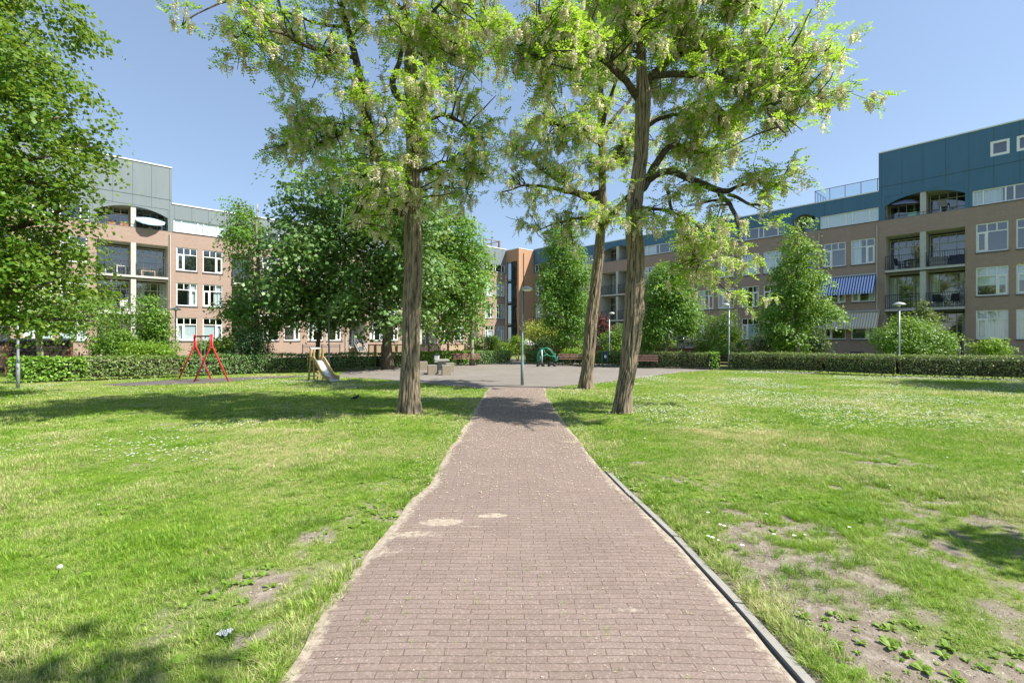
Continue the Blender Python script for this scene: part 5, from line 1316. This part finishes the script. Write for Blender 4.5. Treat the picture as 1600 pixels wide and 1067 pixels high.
# ---- swing
A, B_ = Vector((-13.22, 19.75, 1.80)), Vector((-11.74, 18.5, 1.80)); mid = (A+B_)/2
t = thing('swing_set', (mid.x, mid.y, 0), 'red steel toddler swing on the dark pad', 'swing'); o_ = Vector((mid.x, mid.y, 0))
ax = (B_-A).normalized(); sd_ = Vector((ax.y, -ax.x, 0))
for e in (A, B_):
    for s in (-1, 1):
        sp_ = Vector((.40, .33, 0)).normalized()*0
        f = e + Vector((.66*s, .05*s, 0)) if True else e; f.z = -.05
        k_ = e + Vector((.03*s, 0, -.42))
        mb = MB(); mb.tube([e-o_+Vector((.028*s, 0, .05)), k_-o_, f-o_], .030, 10); mb.build('leg', M['red'], t, smooth=True)
mb = MB(); mb.tube([A-o_+Vector((0,0,-.03)), B_-o_+Vector((0,0,-.03))], .032, 10); mb.build('crossbar', M['rubber'], t, smooth=True)
sc_ = mid-o_; st_ = Vector((sc_.x, sc_.y, .36))
mb = MB(); mb.obox(st_, ax*.22, Vector((-ax.y, ax.x, 0))*.09, Vector((0,0,.018))); seat = mb.build('seat', M['rubber'], t, bevel=.01)
mb = MB()
for s in (-1, 1):
    mb.tube([sc_+ax*.24*s+Vector((0,0,-.03)), st_+ax*.21*s], .008, 6); mb.tube([sc_+ax*.30*s+Vector((0,0,-.03)), sc_+ax*.30*s+Vector((0,0,-.12))], .02, 6)
mb.build('chain', M['steel'], t)
# ---- slide
sx, sy = -8.0, 19.25; t = thing('slide', (sx, sy, 0), 'small wooden slide with steel chute on the lawn', 'slide')
dd = Vector((.80, -.60, 0)); ss = Vector((.60, .80, 0)); w2 = .20
for s in (-1, 1):
    mb = MB(); b0 = ss*w2*s
    mb.bar(tuple(b0-dd*.16+Vector((0,0,-.05))), tuple(b0+Vector((0,0,.82))), .06, .06); mb.bar(tuple(b0+Vector((0,0,.80))), tuple(b0+dd*.02+Vector((0,0,1.29))), .06, .06); mb.build('ladder_post', M['woodpale'], t)
    mb = MB(); mb.bar(tuple(b0*.98+dd*.24+Vector((0,0,-.05))), tuple(b0*.98+dd*.24+Vector((0,0,1.26))), .055, .055); mb.build('front_post', M['woodpale'], t)
    mb = MB(); c = [(.0,.83),(.22,.83),(.34,.76),(.95,.17),(1.12,.10),(1.32,.09)]
    for (a, za), (b, zb) in zip(c, c[1:]): mb.bar(tuple(b0*1.08+dd*a+Vector((0,0,za+.05))), tuple(b0*1.08+dd*(b+.02)+Vector((0,0,zb+.05))), .045, .15)
    mb.build('side_board', M['woodpale'], t)
for i in range(4):
    mb = MB(); z = .16+.17*i; mb.obox(tuple(-dd*(.14-.13*z)+Vector((0,0,z))), ss*w2, dd*.05, Vector((0,0,.018))); mb.build('rung', M['woodpale'], t)
mb = MB(); mb.tube([ss*w2*-1+dd*.01+Vector((0,0,1.28)), ss*w2+dd*.01+Vector((0,0,1.28))], .03, 8); mb.build('top_bar', M['white'], t)
mb = MB(); c = [(-.02,.80),(.22,.80),(.34,.73),(.95,.14),(1.12,.07),(1.36,.06)]
for (a, za), (b, zb) in zip(c, c[1:]):
    mb.quad(tuple(ss*-w2+dd*a+Vector((0,0,za))), tuple(ss*w2+dd*a+Vector((0,0,za))), tuple(ss*w2+dd*b+Vector((0,0,zb))), tuple(ss*-w2+dd*b+Vector((0,0,zb))))
    mb.quad(tuple(ss*-w2+dd*a+Vector((0,0,za-.02))), tuple(ss*-w2+dd*b+Vector((0,0,zb-.02))), tuple(ss*w2+dd*b+Vector((0,0,zb-.02))), tuple(ss*w2+dd*a+Vector((0,0,za-.02))))
mb.obox(tuple(dd*1.36+Vector((0,0,.05))), ss*w2, dd*.02, Vector((0,0,.03))); mb.build('chute', M['slide'], t)
# ---- concrete table and stools
X, Y = gp(690, 583.5); t = thing('picnic_table', (X, Y, 0), 'concrete games table on the paved square', 'table', None, .25)
mb = MB(); mb.box(-.34, .34, -.34, .34, .60, .69); mb.build('tabletop', M['slab'], t, bevel=.01)
mb = MB(); mb.box(-.17, .15, -.16, .16, -.02, .60); mb.build('pedestal', M['slab'], t, bevel=.012)
for (px, py, lab) in ((674, 585.3, 'concrete stool left of the games table'), (696.5, 585.6, 'concrete stool right of the games table'), (702, 580.5, 'far concrete stool behind the games table'), (660.5, 577.5, 'concrete stool half hidden by the left locust trunk')):
    X, Y = gp(px, py); t = thing('concrete_stool', (X, Y+.2, 0), lab, 'stool', 'stools around the games table', .25)
    mb = MB(); mb.box(-.21, .21, -.19, .19, -.02, .40); mb.build('block', M['pebble'], t, bevel=.015)
    mb = MB(); mb.box(-.215, .215, -.195, .195, .402, .44); mb.build('seat', M['slab'], t, bevel=.01)
X, Y = at(682.5, 560, 23.6)[:2]; t = thing('litter_bin', (X, Y, 0), 'pale grey litter bin with dark lid beside the table', 'bin')
mb = MB(); mb.tube([(0,.12,-.05),(0,.12,.9)], .03, 8); mb.build('post', M['rail'], t)
mb = MB(); mb.box(-.115, .115, -.1, .085, .50, .86); mb.build('body', M['lilac'], t, bevel=.02)
mb = MB(); mb.box(-.125, .125, -.11, .088, .862, .91); mb.build('lid', M['rail'], t, bevel=.01)
# ---- benches
def bench(px, Y, rz, label, m, L=1.6):
    t = thing('park_bench', ((px-800)/F*Y, Y, 0), label, 'bench', 'wooden benches around the square', rz)
    for s in (-1, 1):
        mb = MB(); x = s*(L/2-.25); mb.bar((x,-.18,0),(x,-.18,.36),.05,.06); mb.bar((x,.16,0),(x,.26,.74),.05,.06); mb.bar((x,-.22,.36),(x,.2,.38),.05,.05); mb.build('leg', M['wooddark'], t)
    for i in range(3):
        mb = MB(); mb.box(-L/2, L/2, -.25+.15*i, -.13+.15*i, .405, .445); mb.build('seat_plank', m, t, bevel=.006)
    for i in range(2):
        mb = MB(); z = .56+.14*i; mb.obox((0, .215+.025*i, z), (L/2, 0, 0), (0, .018, 0), (0, .008, .055)); mb.build('back_plank', m, t, bevel=.006)
bench(729, 30.6, .10, 'sunlit red brown bench in front of the left hedge', M['woodred'], 1.75)
bench(896, 30.2, -.12, 'dim brown bench left of the rear locust trunk', M['woodred'], 1.9)
bench(1005, 27.6, -.35, 'shaded brown bench right of the leaning locust trunk', M['woodred'], 1.6)
# ---- green rocker on tyre bumpers
X, Y = gp(855, 572.3); t = thing('seesaw', (X, Y, 0), 'turquoise green tube seesaw with black tyre bumpers', 'seesaw', None, .06); k = Y/F
def pz(px, py, dy=0.): return ((px-855)*k, dy, EYE+(HZ-py)*k)
for dy, nm in ((-.22, 0), (.22, 1)):
    o2 = 3.5*nm
    c = [pz(839+o2, 563.5, dy), pz(839+o2, 554, dy), pz(842+o2, 547.5, dy), pz(847+o2, 544, dy), pz(853+o2, 543.5, dy), pz(858+o2, 546, dy), pz(862.5+o2, 552, dy), pz(866+o2, 558, dy), pz(868+o2, 563.5, dy)]
    mb = MB(); mb.tube(c, .020, 8); mb.build('arch_tube', M['playgreen'], t, smooth=True)
for s, a in ((0, (838.5, 845)), (1, (866, 872))):
    mb = MB(); mb.tube([pz(a[0], 556, -.2), pz(a[0]+.3, 563.6, -.2), pz(a[1]-1, 563.6, .2), pz(a[1], 556, .2)], .018, 8); mb.build('stirrup', M['playgreen'], t, smooth=True)
mb = MB(); mb.tube([pz(849, 545, 0), pz(851.5, 551, 0), pz(856, 555, 0), pz(862, 557, 0), pz(868, 556.5, 0)], .018, 8); mb.build('diagonal_tube', M['playgreen'], t, smooth=True)
mb = MB(); mb.tube([pz(839, 556.5, .0), pz(848, 556.5, 0), pz(856, 553, 0)], .016, 8); mb.build('hand_bar', M['playgreen'], t, smooth=True)
mb = MB(); mb.tube([(pz(847,0)[0], 0, -.05), pz(846.5, 546.5, 0)], .05, 10); mb.build('pivot_post', M['steel'], t, smooth=True)
for px in (844.5, 862):
    mb = MB(); cx_ = (px-855)*k
    pts = [(cx_+.19*math.cos(a), 0, .19*math.sin(a)-.02) for a in [math.pi*i/12 for i in range(13)]]
    mb.tube(pts, .085, 12); mb.build('tyre', M['rubber'], t, smooth=True)
# ---- second bin between the right trunks
X, Y = gp(945.2, 572.5); t = thing('litter_bin', (X, Y, 0), 'navy litter bin hung between two turquoise posts', 'bin')
for s in (-1, 1):
    mb = MB(); mb.tube([(.165*s,0,-.05),(.165*s,0,.93)], .018, 8); mb.build('post', M['playgreen'], t, smooth=True)
mb = MB(); mb.lathe((0,0,.36), [(.10,0),(.13,.05),(.145,.5),(.15,.52)], 16); mb.build('body', M['navy'], t, smooth=True)
mb = MB(); mb.lathe((0,0,.885), [(.155,0),(.15,.03),(.04,.05)], 16); mb.bar((-.165,0,.03),(.165,0,.03),.02); mb.build('lid', M['navy'], t)
mb = MB(); mb.lathe((0,-.140,.62), [(.001,-.0),(.001,.001)], 4); 
mb = MB(); n=14; mb.poly([(.075*math.cos(2*math.pi*i/n), -.150, .62+.10*math.sin(2*math.pi*i/n)) for i in range(n)]); mb.build('label_plate', M['lilac'], t)

# ================================================================== fences and garden things
def board_fence(name, P0, P1, h, m, label, post=None, gap=.012, bw=.14, z0=0., spacing=1.8, horizontal=False):
    a, b = Vector((*P0, 0)), Vector((*P1, 0)); L = (b-a).length; rz = math.atan2(b.y-a.y, b.x-a.x)
    t = thing(name, (a.x, a.y, z0), label, 'fence', None, rz)
    mb = MB()
    if horizontal:
        z = .04
        while z+bw < h: mb.box(.05, L-.05, -.012, .012, z, z+bw); z += bw+gap
    else:
        x = 0
        while x+bw < L: mb.box(x, x+bw, -.012, .012, .03, h+.0*x); x += bw+gap
    mb.build('board_panel', m, t)
    n = max(1, round(L/spacing))
    for i in range(n+1):
        mb = MB(); x = L*i/n; mb.box(x-.045, x+.045, -.10, -.014, -.05, h+.06); mb.build('post', post or m, t)
    mb = MB(); mb.box(.046, L-.046, -.04, .05, h+.005, h+.035); mb.build('top_rail', post or m, t)
    return t
def P2(px, Y): return ((px-800)/F*Y, Y)
t = thing('garden_shed', (*P2(50, 24.2), 0), 'low dark slatted shed under the small maple side tree', 'shed', None, .55)
mb = MB(); z = .0
while z < 1.5: mb.box(-1.55, 1.45, -.02, .02, z, z+.12); z += .15
mb.build('slat_wall', M['wooddark'], t)
mb = MB(); mb.box(-1.5, 1.4, .025, .9, 0, 1.5); mb.build('body', M['rail'], t)
mb = MB()
for i in range(20): mb.tube([(-1.7+.165*i, -.15, 1.60), (-1.7+.165*i, 1.1, 1.66)], .07, 6)
mb.build('roof', M['rail'], t)
mb = MB(); mb.box(1.46, 1.56, -.06, .05, 0, 1.52); mb.build('corner_post', M['woodbrown'], t)
t = thing('garden_gate', (*P2(-6, 21.5), 0), 'orange brown wooden garden gate at the far left edge', 'gate', None, .4)
mb = MB(); mb.box(-.6, .3, -.02, .02, .35, 1.35); mb.build('board_panel', M['woodred'], t)
for x in (-.65, .36): 
    mb = MB(); mb.box(x-.05, x+.05, -.05, .05, -.05, 1.5); mb.build('post', M['woodbrown'], t)
a = P2(96, 24.5); b = P2(122, 25.2); t = thing('iron_gate', (a[0], a[1], 0), 'low arched iron garden gate behind the left hedge', 'gate', None, math.atan2(b[1]-a[1], b[0]-a[0]))
L = math.dist(a, b); mb = MB(); arc = [(L*i/12, 0, .78+.34*math.sin(math.pi*i/12)) for i in range(13)]
mb.tube(arc, .018, 6); mb.tube([(0,0,.15),(L,0,.15)], .014, 6); mb.tube([(0,0,.78),(L,0,.78)], .012, 6)
for i in range(1, 12): mb.tube([(L*i/12,0,.15), (L*i/12,0,arc[i][2])], .009, 5)
mb.build('gate_leaf', M['woodbrown'], t)
for x in (-.03, L+.05):
    mb = MB(); mb.box(x-.025, x+.025, -.025, .025, -.05, 1.0); mb.build('post', M['rail'], t)
def iron_fence(p0, p1, h, label, m, step=.12, name='iron_fence', z0=0.):
    a, b = Vector((*p0, 0)), Vector((*p1, 0)); L = (b-a).length
    t = thing(name, (a.x, a.y, z0), label, 'fence', None, math.atan2(b.y-a.y, b.x-a.x)); mb = MB()
    for z in (.12, h-.12, h): mb.box(0, L, -.012, .012, z-.015, z+.015)
    n = int(L/step)
    for i in range(n+1): mb.box(L*i/n-.008, L*i/n+.008, -.008, .008, .135, h-.015)
    mb.build('bars', m, t); n = max(1, round(L/2))
    for i in range(n+1):
        mb = MB(); x = L*i/n; mb.box(x-.025, x+.025, -.03, .03, -.05, h+.08); mb.build('post', m, t)
    return t
iron_fence(P2(128, 25.3), P2(236, 28), .82, 'low iron railing below the left balconies', M['rail'])
iron_fence(P2(473, 33.5), P2(531, 36), 1.25, 'dark steel railing right of the slide', M['rail'], .16)
# entrance stairs to the balcony door of the left building
t = thing('garden_stairs', lpt(13.4, 2.2, 0), 'grey steel stairs up to the left building garden door', 'stairs', None, LRZ)
mb = MB()
for s in (0, .95):
    mb.bar((.9+s, -.1, .05), (.9+s, 1.35, 1.25), .04, .14)
mb.build('stringer', M['steel'], t)
for i in range(6):
    mb = MB(); mb.box(.92, 1.83, -.08+.25*i, .15+.25*i, .14+.2*i, .17+.2*i); mb.build('tread', M['steel'], t)
for s in (0, .95):
    mb = MB(); mb.tube([(.9+s, -.1, 0), (.9+s, -.1, .95), (.9+s, 1.35, 2.15), (.9+s, 1.35, 1.2)], .022, 8); mb.tube([(.9+s, -.1, .5), (.9+s, 1.35, 1.7)], .014, 6); mb.build('handrail', M['steel'], t)
t = thing('cable_reel', lpt(14.9, .55, .55), 'dark round hose reel with pale centre beside the garden stairs', 'hose reel', None, LRZ)
mb = MB(); pts = [(.42*math.cos(a), 0, .55+.42*math.sin(a)) for a in [2*math.pi*i/20 for i in range(21)]]; mb.tube(pts, .12, 10); mb.build('hose', M['blackcloth'], t, smooth=True)
mb = MB(); mb.tube([(0,-.1,.55),(0,.1,.55)], .26, 16); mb.bar((0,0,-.55),(0,0,.4),.06); mb.build('drum', M['woodtan'], t)
board_fence('board_fence', P2(576, 35.5), P2(652, 37), 1.28, M['woodtan'], 'tan board fence with dark posts behind the linden trunk', M['wooddark'], bw=.5, gap=.03, spacing=.55)
board_fence('board_fence', P2(640, 36), P2(699, 38.5), 1.28, M['wooddark'], 'dark stained board fence right of the left locust trunk', bw=.7, gap=.03)
board_fence('board_fence', P2(700, 38), P2(726, 39.2), 1.28, M['woodtan'], 'pale board fence panels left of the slim pale trunk', M['wooddark'], bw=.17)
board_fence('board_fence', P2(728, 40), P2(737, 40), 1.2, M['woodred'], 'narrow red brown fence panel beside the slim trunk', M['woodbrown'], bw=.3, horizontal=True)
board_fence('board_fence', P2(860, 36.4), P2(905, 35.2), 1.25, M['woodbrown'], 'brown board fence behind the middle bench', None)
board_fence('board_fence', P2(925, 35.5), P2(1000, 34), 1.2, M['woodbrown'], 'brown board fence between the locust trunks', None)
board_fence('board_fence', P2(1008, 32.2), P2(1090, 30.4), 1.16, M['woodred'], 'low red brown fence under the black pavilion', M['woodbrown'], bw=.2, gap=.02, horizontal=True)
board_fence('board_fence', P2(1124, 30.2), P2(1150, 29.6), .95, M['woodbrown'], 'brown plank fence seen through the right hedge opening', None, bw=.16, gap=.03, horizontal=True)
# black pavilion with white ribs
t = thing('pavilion', (*P2(1068, 33.2), 0), 'black pyramid roofed garden pavilion with pale edges', 'pavilion', None, .5)
apex = (0, 0, 2.3); R4 = [(-1.35,-1.2,1.62),(1.2,-1.2,1.62),(1.2,1.2,1.62),(-1.35,1.2,1.62)]
mb = MB()
for i in range(4): mb.poly([R4[i], R4[(i+1)%4], apex])
for i in range(4): mb.quad(R4[i], tuple(Vector(R4[i])-Vector((0,0,.14))), tuple(Vector(R4[(i+1)%4])-Vector((0,0,.14))), R4[(i+1)%4])
mb.build('roof', M['blackcloth'], t)
mb = MB()
for c in R4: mb.bar(tuple(Vector(c)+Vector((0,0,.02))), (0,0,2.33), .035)
mb.build('ridge_strip', M['whitecloth'], t)
for c in R4:
    mb = MB(); mb.bar((c[0]*.97, c[1]*.97, -.05), (c[0]*.97, c[1]*.97, 1.62), .06); mb.build('post', M['rail'], t)
mb = MB(); mb.quad((.2,-1.15,.0),(1.15,-1.15,0),(1.15,-1.15,1.6),(.2,-1.15,1.6)); mb.quad((.2,-1.14,.0),(.2,-1.14,1.6),(1.15,-1.14,1.6),(1.15,-1.14,0)); mb.build('side_curtain', M['blackcloth'], t)
# white garden parasol, black arch
parasol((*P2(824, 41), 0), .6, 1.75, M['whitecloth'], 'white garden parasol peeking beside the yellow green shrub', drop=.45)
x0, Y0 = P2(1503, 24.0); x1, _ = P2(1546, 24.0); Lw = x1-x0; kz = 24.0/F
t = thing('garden_arch', (x0, Y0, 0), 'curved black steel arch above the right hedge', 'garden arch')
mb = MB(); mb.box(-.05, .05, -.05, .05, -.05, EYE+(HZ-533)*kz); mb.build('post', M['rubber'], t)
mb = MB(); mb.box(Lw-.04, Lw+.03, -.04, .04, -.05, EYE+(HZ-535)*kz); mb.build('post', M['rubber'], t)
mb = MB(); pts = [(Lw*i/10, 0, 1.57-.12*(i/10)**2.2+.02*math.sin(math.pi*i/10)) for i in range(11)]; 
for a, b in zip(pts, pts[1:]): mb.bar(a, b, .06, .05)
mb.build('arch_beam', M['rubber'], t)
mb = MB(); mb.tube([(-.16,-.05,-.05),(-.16,-.05,1.32)], .03, 8); mb.build('side_pole', M['steel'], t)

# ================================================================== balcony furniture
CH = 'chairs on the balconies'
zf = 6.53
table(lpt(-3.35, -.75, zf), LRZ, M['white'], 'white balcony table between dark chairs on the left third floor', .6, .55)
chair(lpt(-4.05, -.7, zf), LRZ+1.4, M['rail'], 'dark chair left of the white balcony table', CH)
chair(lpt(-2.75+.0, -.95, zf), LRZ-1.2, M['rail'], 'dark chair right of the white balcony table', CH)
t = thing('picture_frame', lpt(-1.75, -.25, zf), 'pale wooden frame standing on the left balcony floor', 'frame', None, LRZ)
mb = MB(); mb.box(-.45, .45, -.03, .03, .40, .48); mb.box(-.45, -.37, -.03, .03, .0, .40); mb.box(.37, .45, -.03, .03, 0, .40); mb.build('frame', M['woodtan'], t)
chair(lpt(-3.2, -.55, 3.74), LRZ+3.1, M['white'], 'white slatted chair on the left second floor balcony', CH)
box_planter(lpt(-2.95, -.15, 3.76), LRZ, .5, .25, .25, M['white'], 'lf_light', 'leafy planter on the left second floor balcony')
parasol(lpt(-1.65, -.15, 10.19), .95, .82, M['ltblue'], 'pale blue parasol tilted over the left top balcony', tilt=math.radians(26), rz=LRZ, drop=.16, segs=14)
box_planter(lpt(-3.9, -.35, 10.19), LRZ, .4, .2, .22, M['pot'], 'lf_red', 'small flower pot on the left top balcony')
box_planter(lpt(-3.2, -.35, 10.19), LRZ, .5, .25, .22, M['pot'], 'lf_yellow', 'planter with brownish plants on the left top balcony')
zf = 6.63
table(rpt(-3.3, -.8, zf), RRZ, M['rail'], 'dark balcony table with white sheet on the right third floor', .9, .6, .7)
chair(rpt(-2.75, -.9, zf), RRZ-1.3, M['navy'], 'navy chair beside the right third floor table', CH)
chair(rpt(-4.0, -.95, zf), RRZ+1.3, M['navy'], 'navy chair left of the right third floor table', CH)
def sofa(loc, rz, m, label, L=1.3):
    t = thing('sofa', loc, label, 'sofa', None, rz)
    mb = MB(); mb.box(-L/2, L/2, -.35, .35, .05, .40); mb.build('seat', m, t, bevel=.04)
    mb = MB(); mb.box(-L/2, L/2, .22, .38, .402, .80); mb.build('backrest', m, t, bevel=.04)
    for s in (-1, 1):
        mb = MB(); mb.box(s*(L/2-.06)-.07, s*(L/2-.06)+.07, -.35, .215, .402, .58); mb.build('armrest', m, t, bevel=.03)
sofa(rpt(-1.9, -.85, zf), RRZ+.2, M['slab'], 'grey balcony sofa behind the right third floor railing', 1.0)
sofa(rpt(-.95, -.8, zf), RRZ, M['navy'], 'navy blue balcony sofa near the right end of the third floor', .85)
chair(rpt(-1.9, -.7, 3.84), RRZ+.4, M['rubber'], 'black covered chair on the right second floor balcony', CH)
chair(rpt(-1.15, -.7, 3.84), RRZ-.4, M['rubber'], 'black chair at the right end of the second floor balcony', CH)
parasol(rpt(-3.6, -.8, 10.29), .95, 1.45, M['bluegrey'], 'blue grey parasol on the right top balcony', drop=.35, tilt=math.radians(8))
box_planter(rpt(-3.2, -.3, 10.29), RRZ, .5, .25, .3, M['mint'], 'lf_mid', 'mint green planter on the right top balcony')
chair(rpt(-1.6, -.6, 10.29), RRZ+.3, M['slab'], 'grey chair on the right top balcony', CH)
box_planter(rpt(-27.2, -.4, 6.63), RRZ, .5, .25, .3, M['pot'], 'lf_mid', 'potted plant on the balcony between the locust trunks')
# ================================================================== small things on and over the lawn
X, Y = gp(352, 992); t = thing('paper_scrap', (X, Y, 0), 'crumpled white paper scrap on the grass beside the path', 'litter')
mb = MB(); rr = random.Random(4); n = 7
gr = [[(-.034+.068*i/n+rr.uniform(-.006, .006), -.024+.048*j/n+rr.uniform(-.006, .006), .010+rr.uniform(0, .020)) for j in range(n+1)] for i in range(n+1)]
for i in range(n):
    for j in range(n):
        if (i in (0, n-1) and j in (0, n-1)): continue
        mb.quad(gr[i][j], gr[i+1][j], gr[i+1][j+1], gr[i][j+1])
mb.build('sheet', M['whitecloth'], t)
X, Y = gp(85, 912); t = thing('dandelion', (X, Y, 0), 'single dandelion clock on a tall stem in the left lawn', 'flower')
top = Vector((.035, 0, .112))
mb = MB(); mb.tube([(0,0,-.01), (.012,.004,.05), tuple(top)], .0026, 6); mb.build('stem', m_plain('dandelion stem', (.10, .14, .04), .7), t)
d = sph(260); Pn = np.array(top)+d*.0165
V, Q = kites(Pn, d, rng.normal(size=(260, 3)), np.full(260, .007), .8, .3); np_mesh('seed_head', V, Q, m_leaf('seed fluff', [(.70, .70, .64), (.80, .80, .76)], .4, .1, (.8, .8, .75), 1.0), t)
X, Y = gp(555, 626); t = thing('blackbird', (X, Y, .0), 'small black bird standing on the left lawn near the thick trunk', 'bird', None, .5)
mb = MB()
pts = [(-.135,0,.060),(-.085,0,.068),(-.05,0,.075),(-.01,0,.082),(.035,0,.095),(.06,0,.115),(.075,0,.135),(.092,0,.140),(.106,0,.137)]
mb.tube(pts, [.006,.014,.028,.038,.036,.028,.024,.018,.005], 10); mb.build('body', M['blackcloth'], t, smooth=True)
mb = MB(); mb.tube([(.104,0,.138),(.128,0,.134)], [.006,.001], 6); mb.build('beak', M['awnbeige'] if False else m_plain('orange beak', (.5,.22,.03), .5), t)
for s in (-1, 1):
    mb = MB(); mb.tube([(0,.016*s,.055),(-.006,.018*s,.03),(.004,.018*s,-.01)], .0035, 5); mb.build('leg', M['rubber'], t)
o_ = Vector(at(534, 320, 10.4)); t = thing('ribbon', o_, 'pale ribbon hanging from a branch left of the thick locust', 'ribbon')
k = 10.4/F; mb = MB()
for dx, L_, w_ in ((0, .76, .030), (.085, .42, .024)):
    n = 14; P = [(dx+.018*math.sin(i*.55)-.02*i/n, .02*math.cos(i*.7), -L_*i/n) for i in range(n+1)]
    for i, (a, b) in enumerate(zip(P, P[1:])):
        ta, tb = i*.16, (i+1)*.16; f = lambda p, a_, s: (p[0]+s*w_/2*math.cos(a_), p[1]+s*w_/2*math.sin(a_), p[2])
        mb.quad(f(a, ta, -1), f(a, ta, 1), f(b, tb, 1), f(b, tb, -1))
mb.build('strip', M['whitecloth'], t)
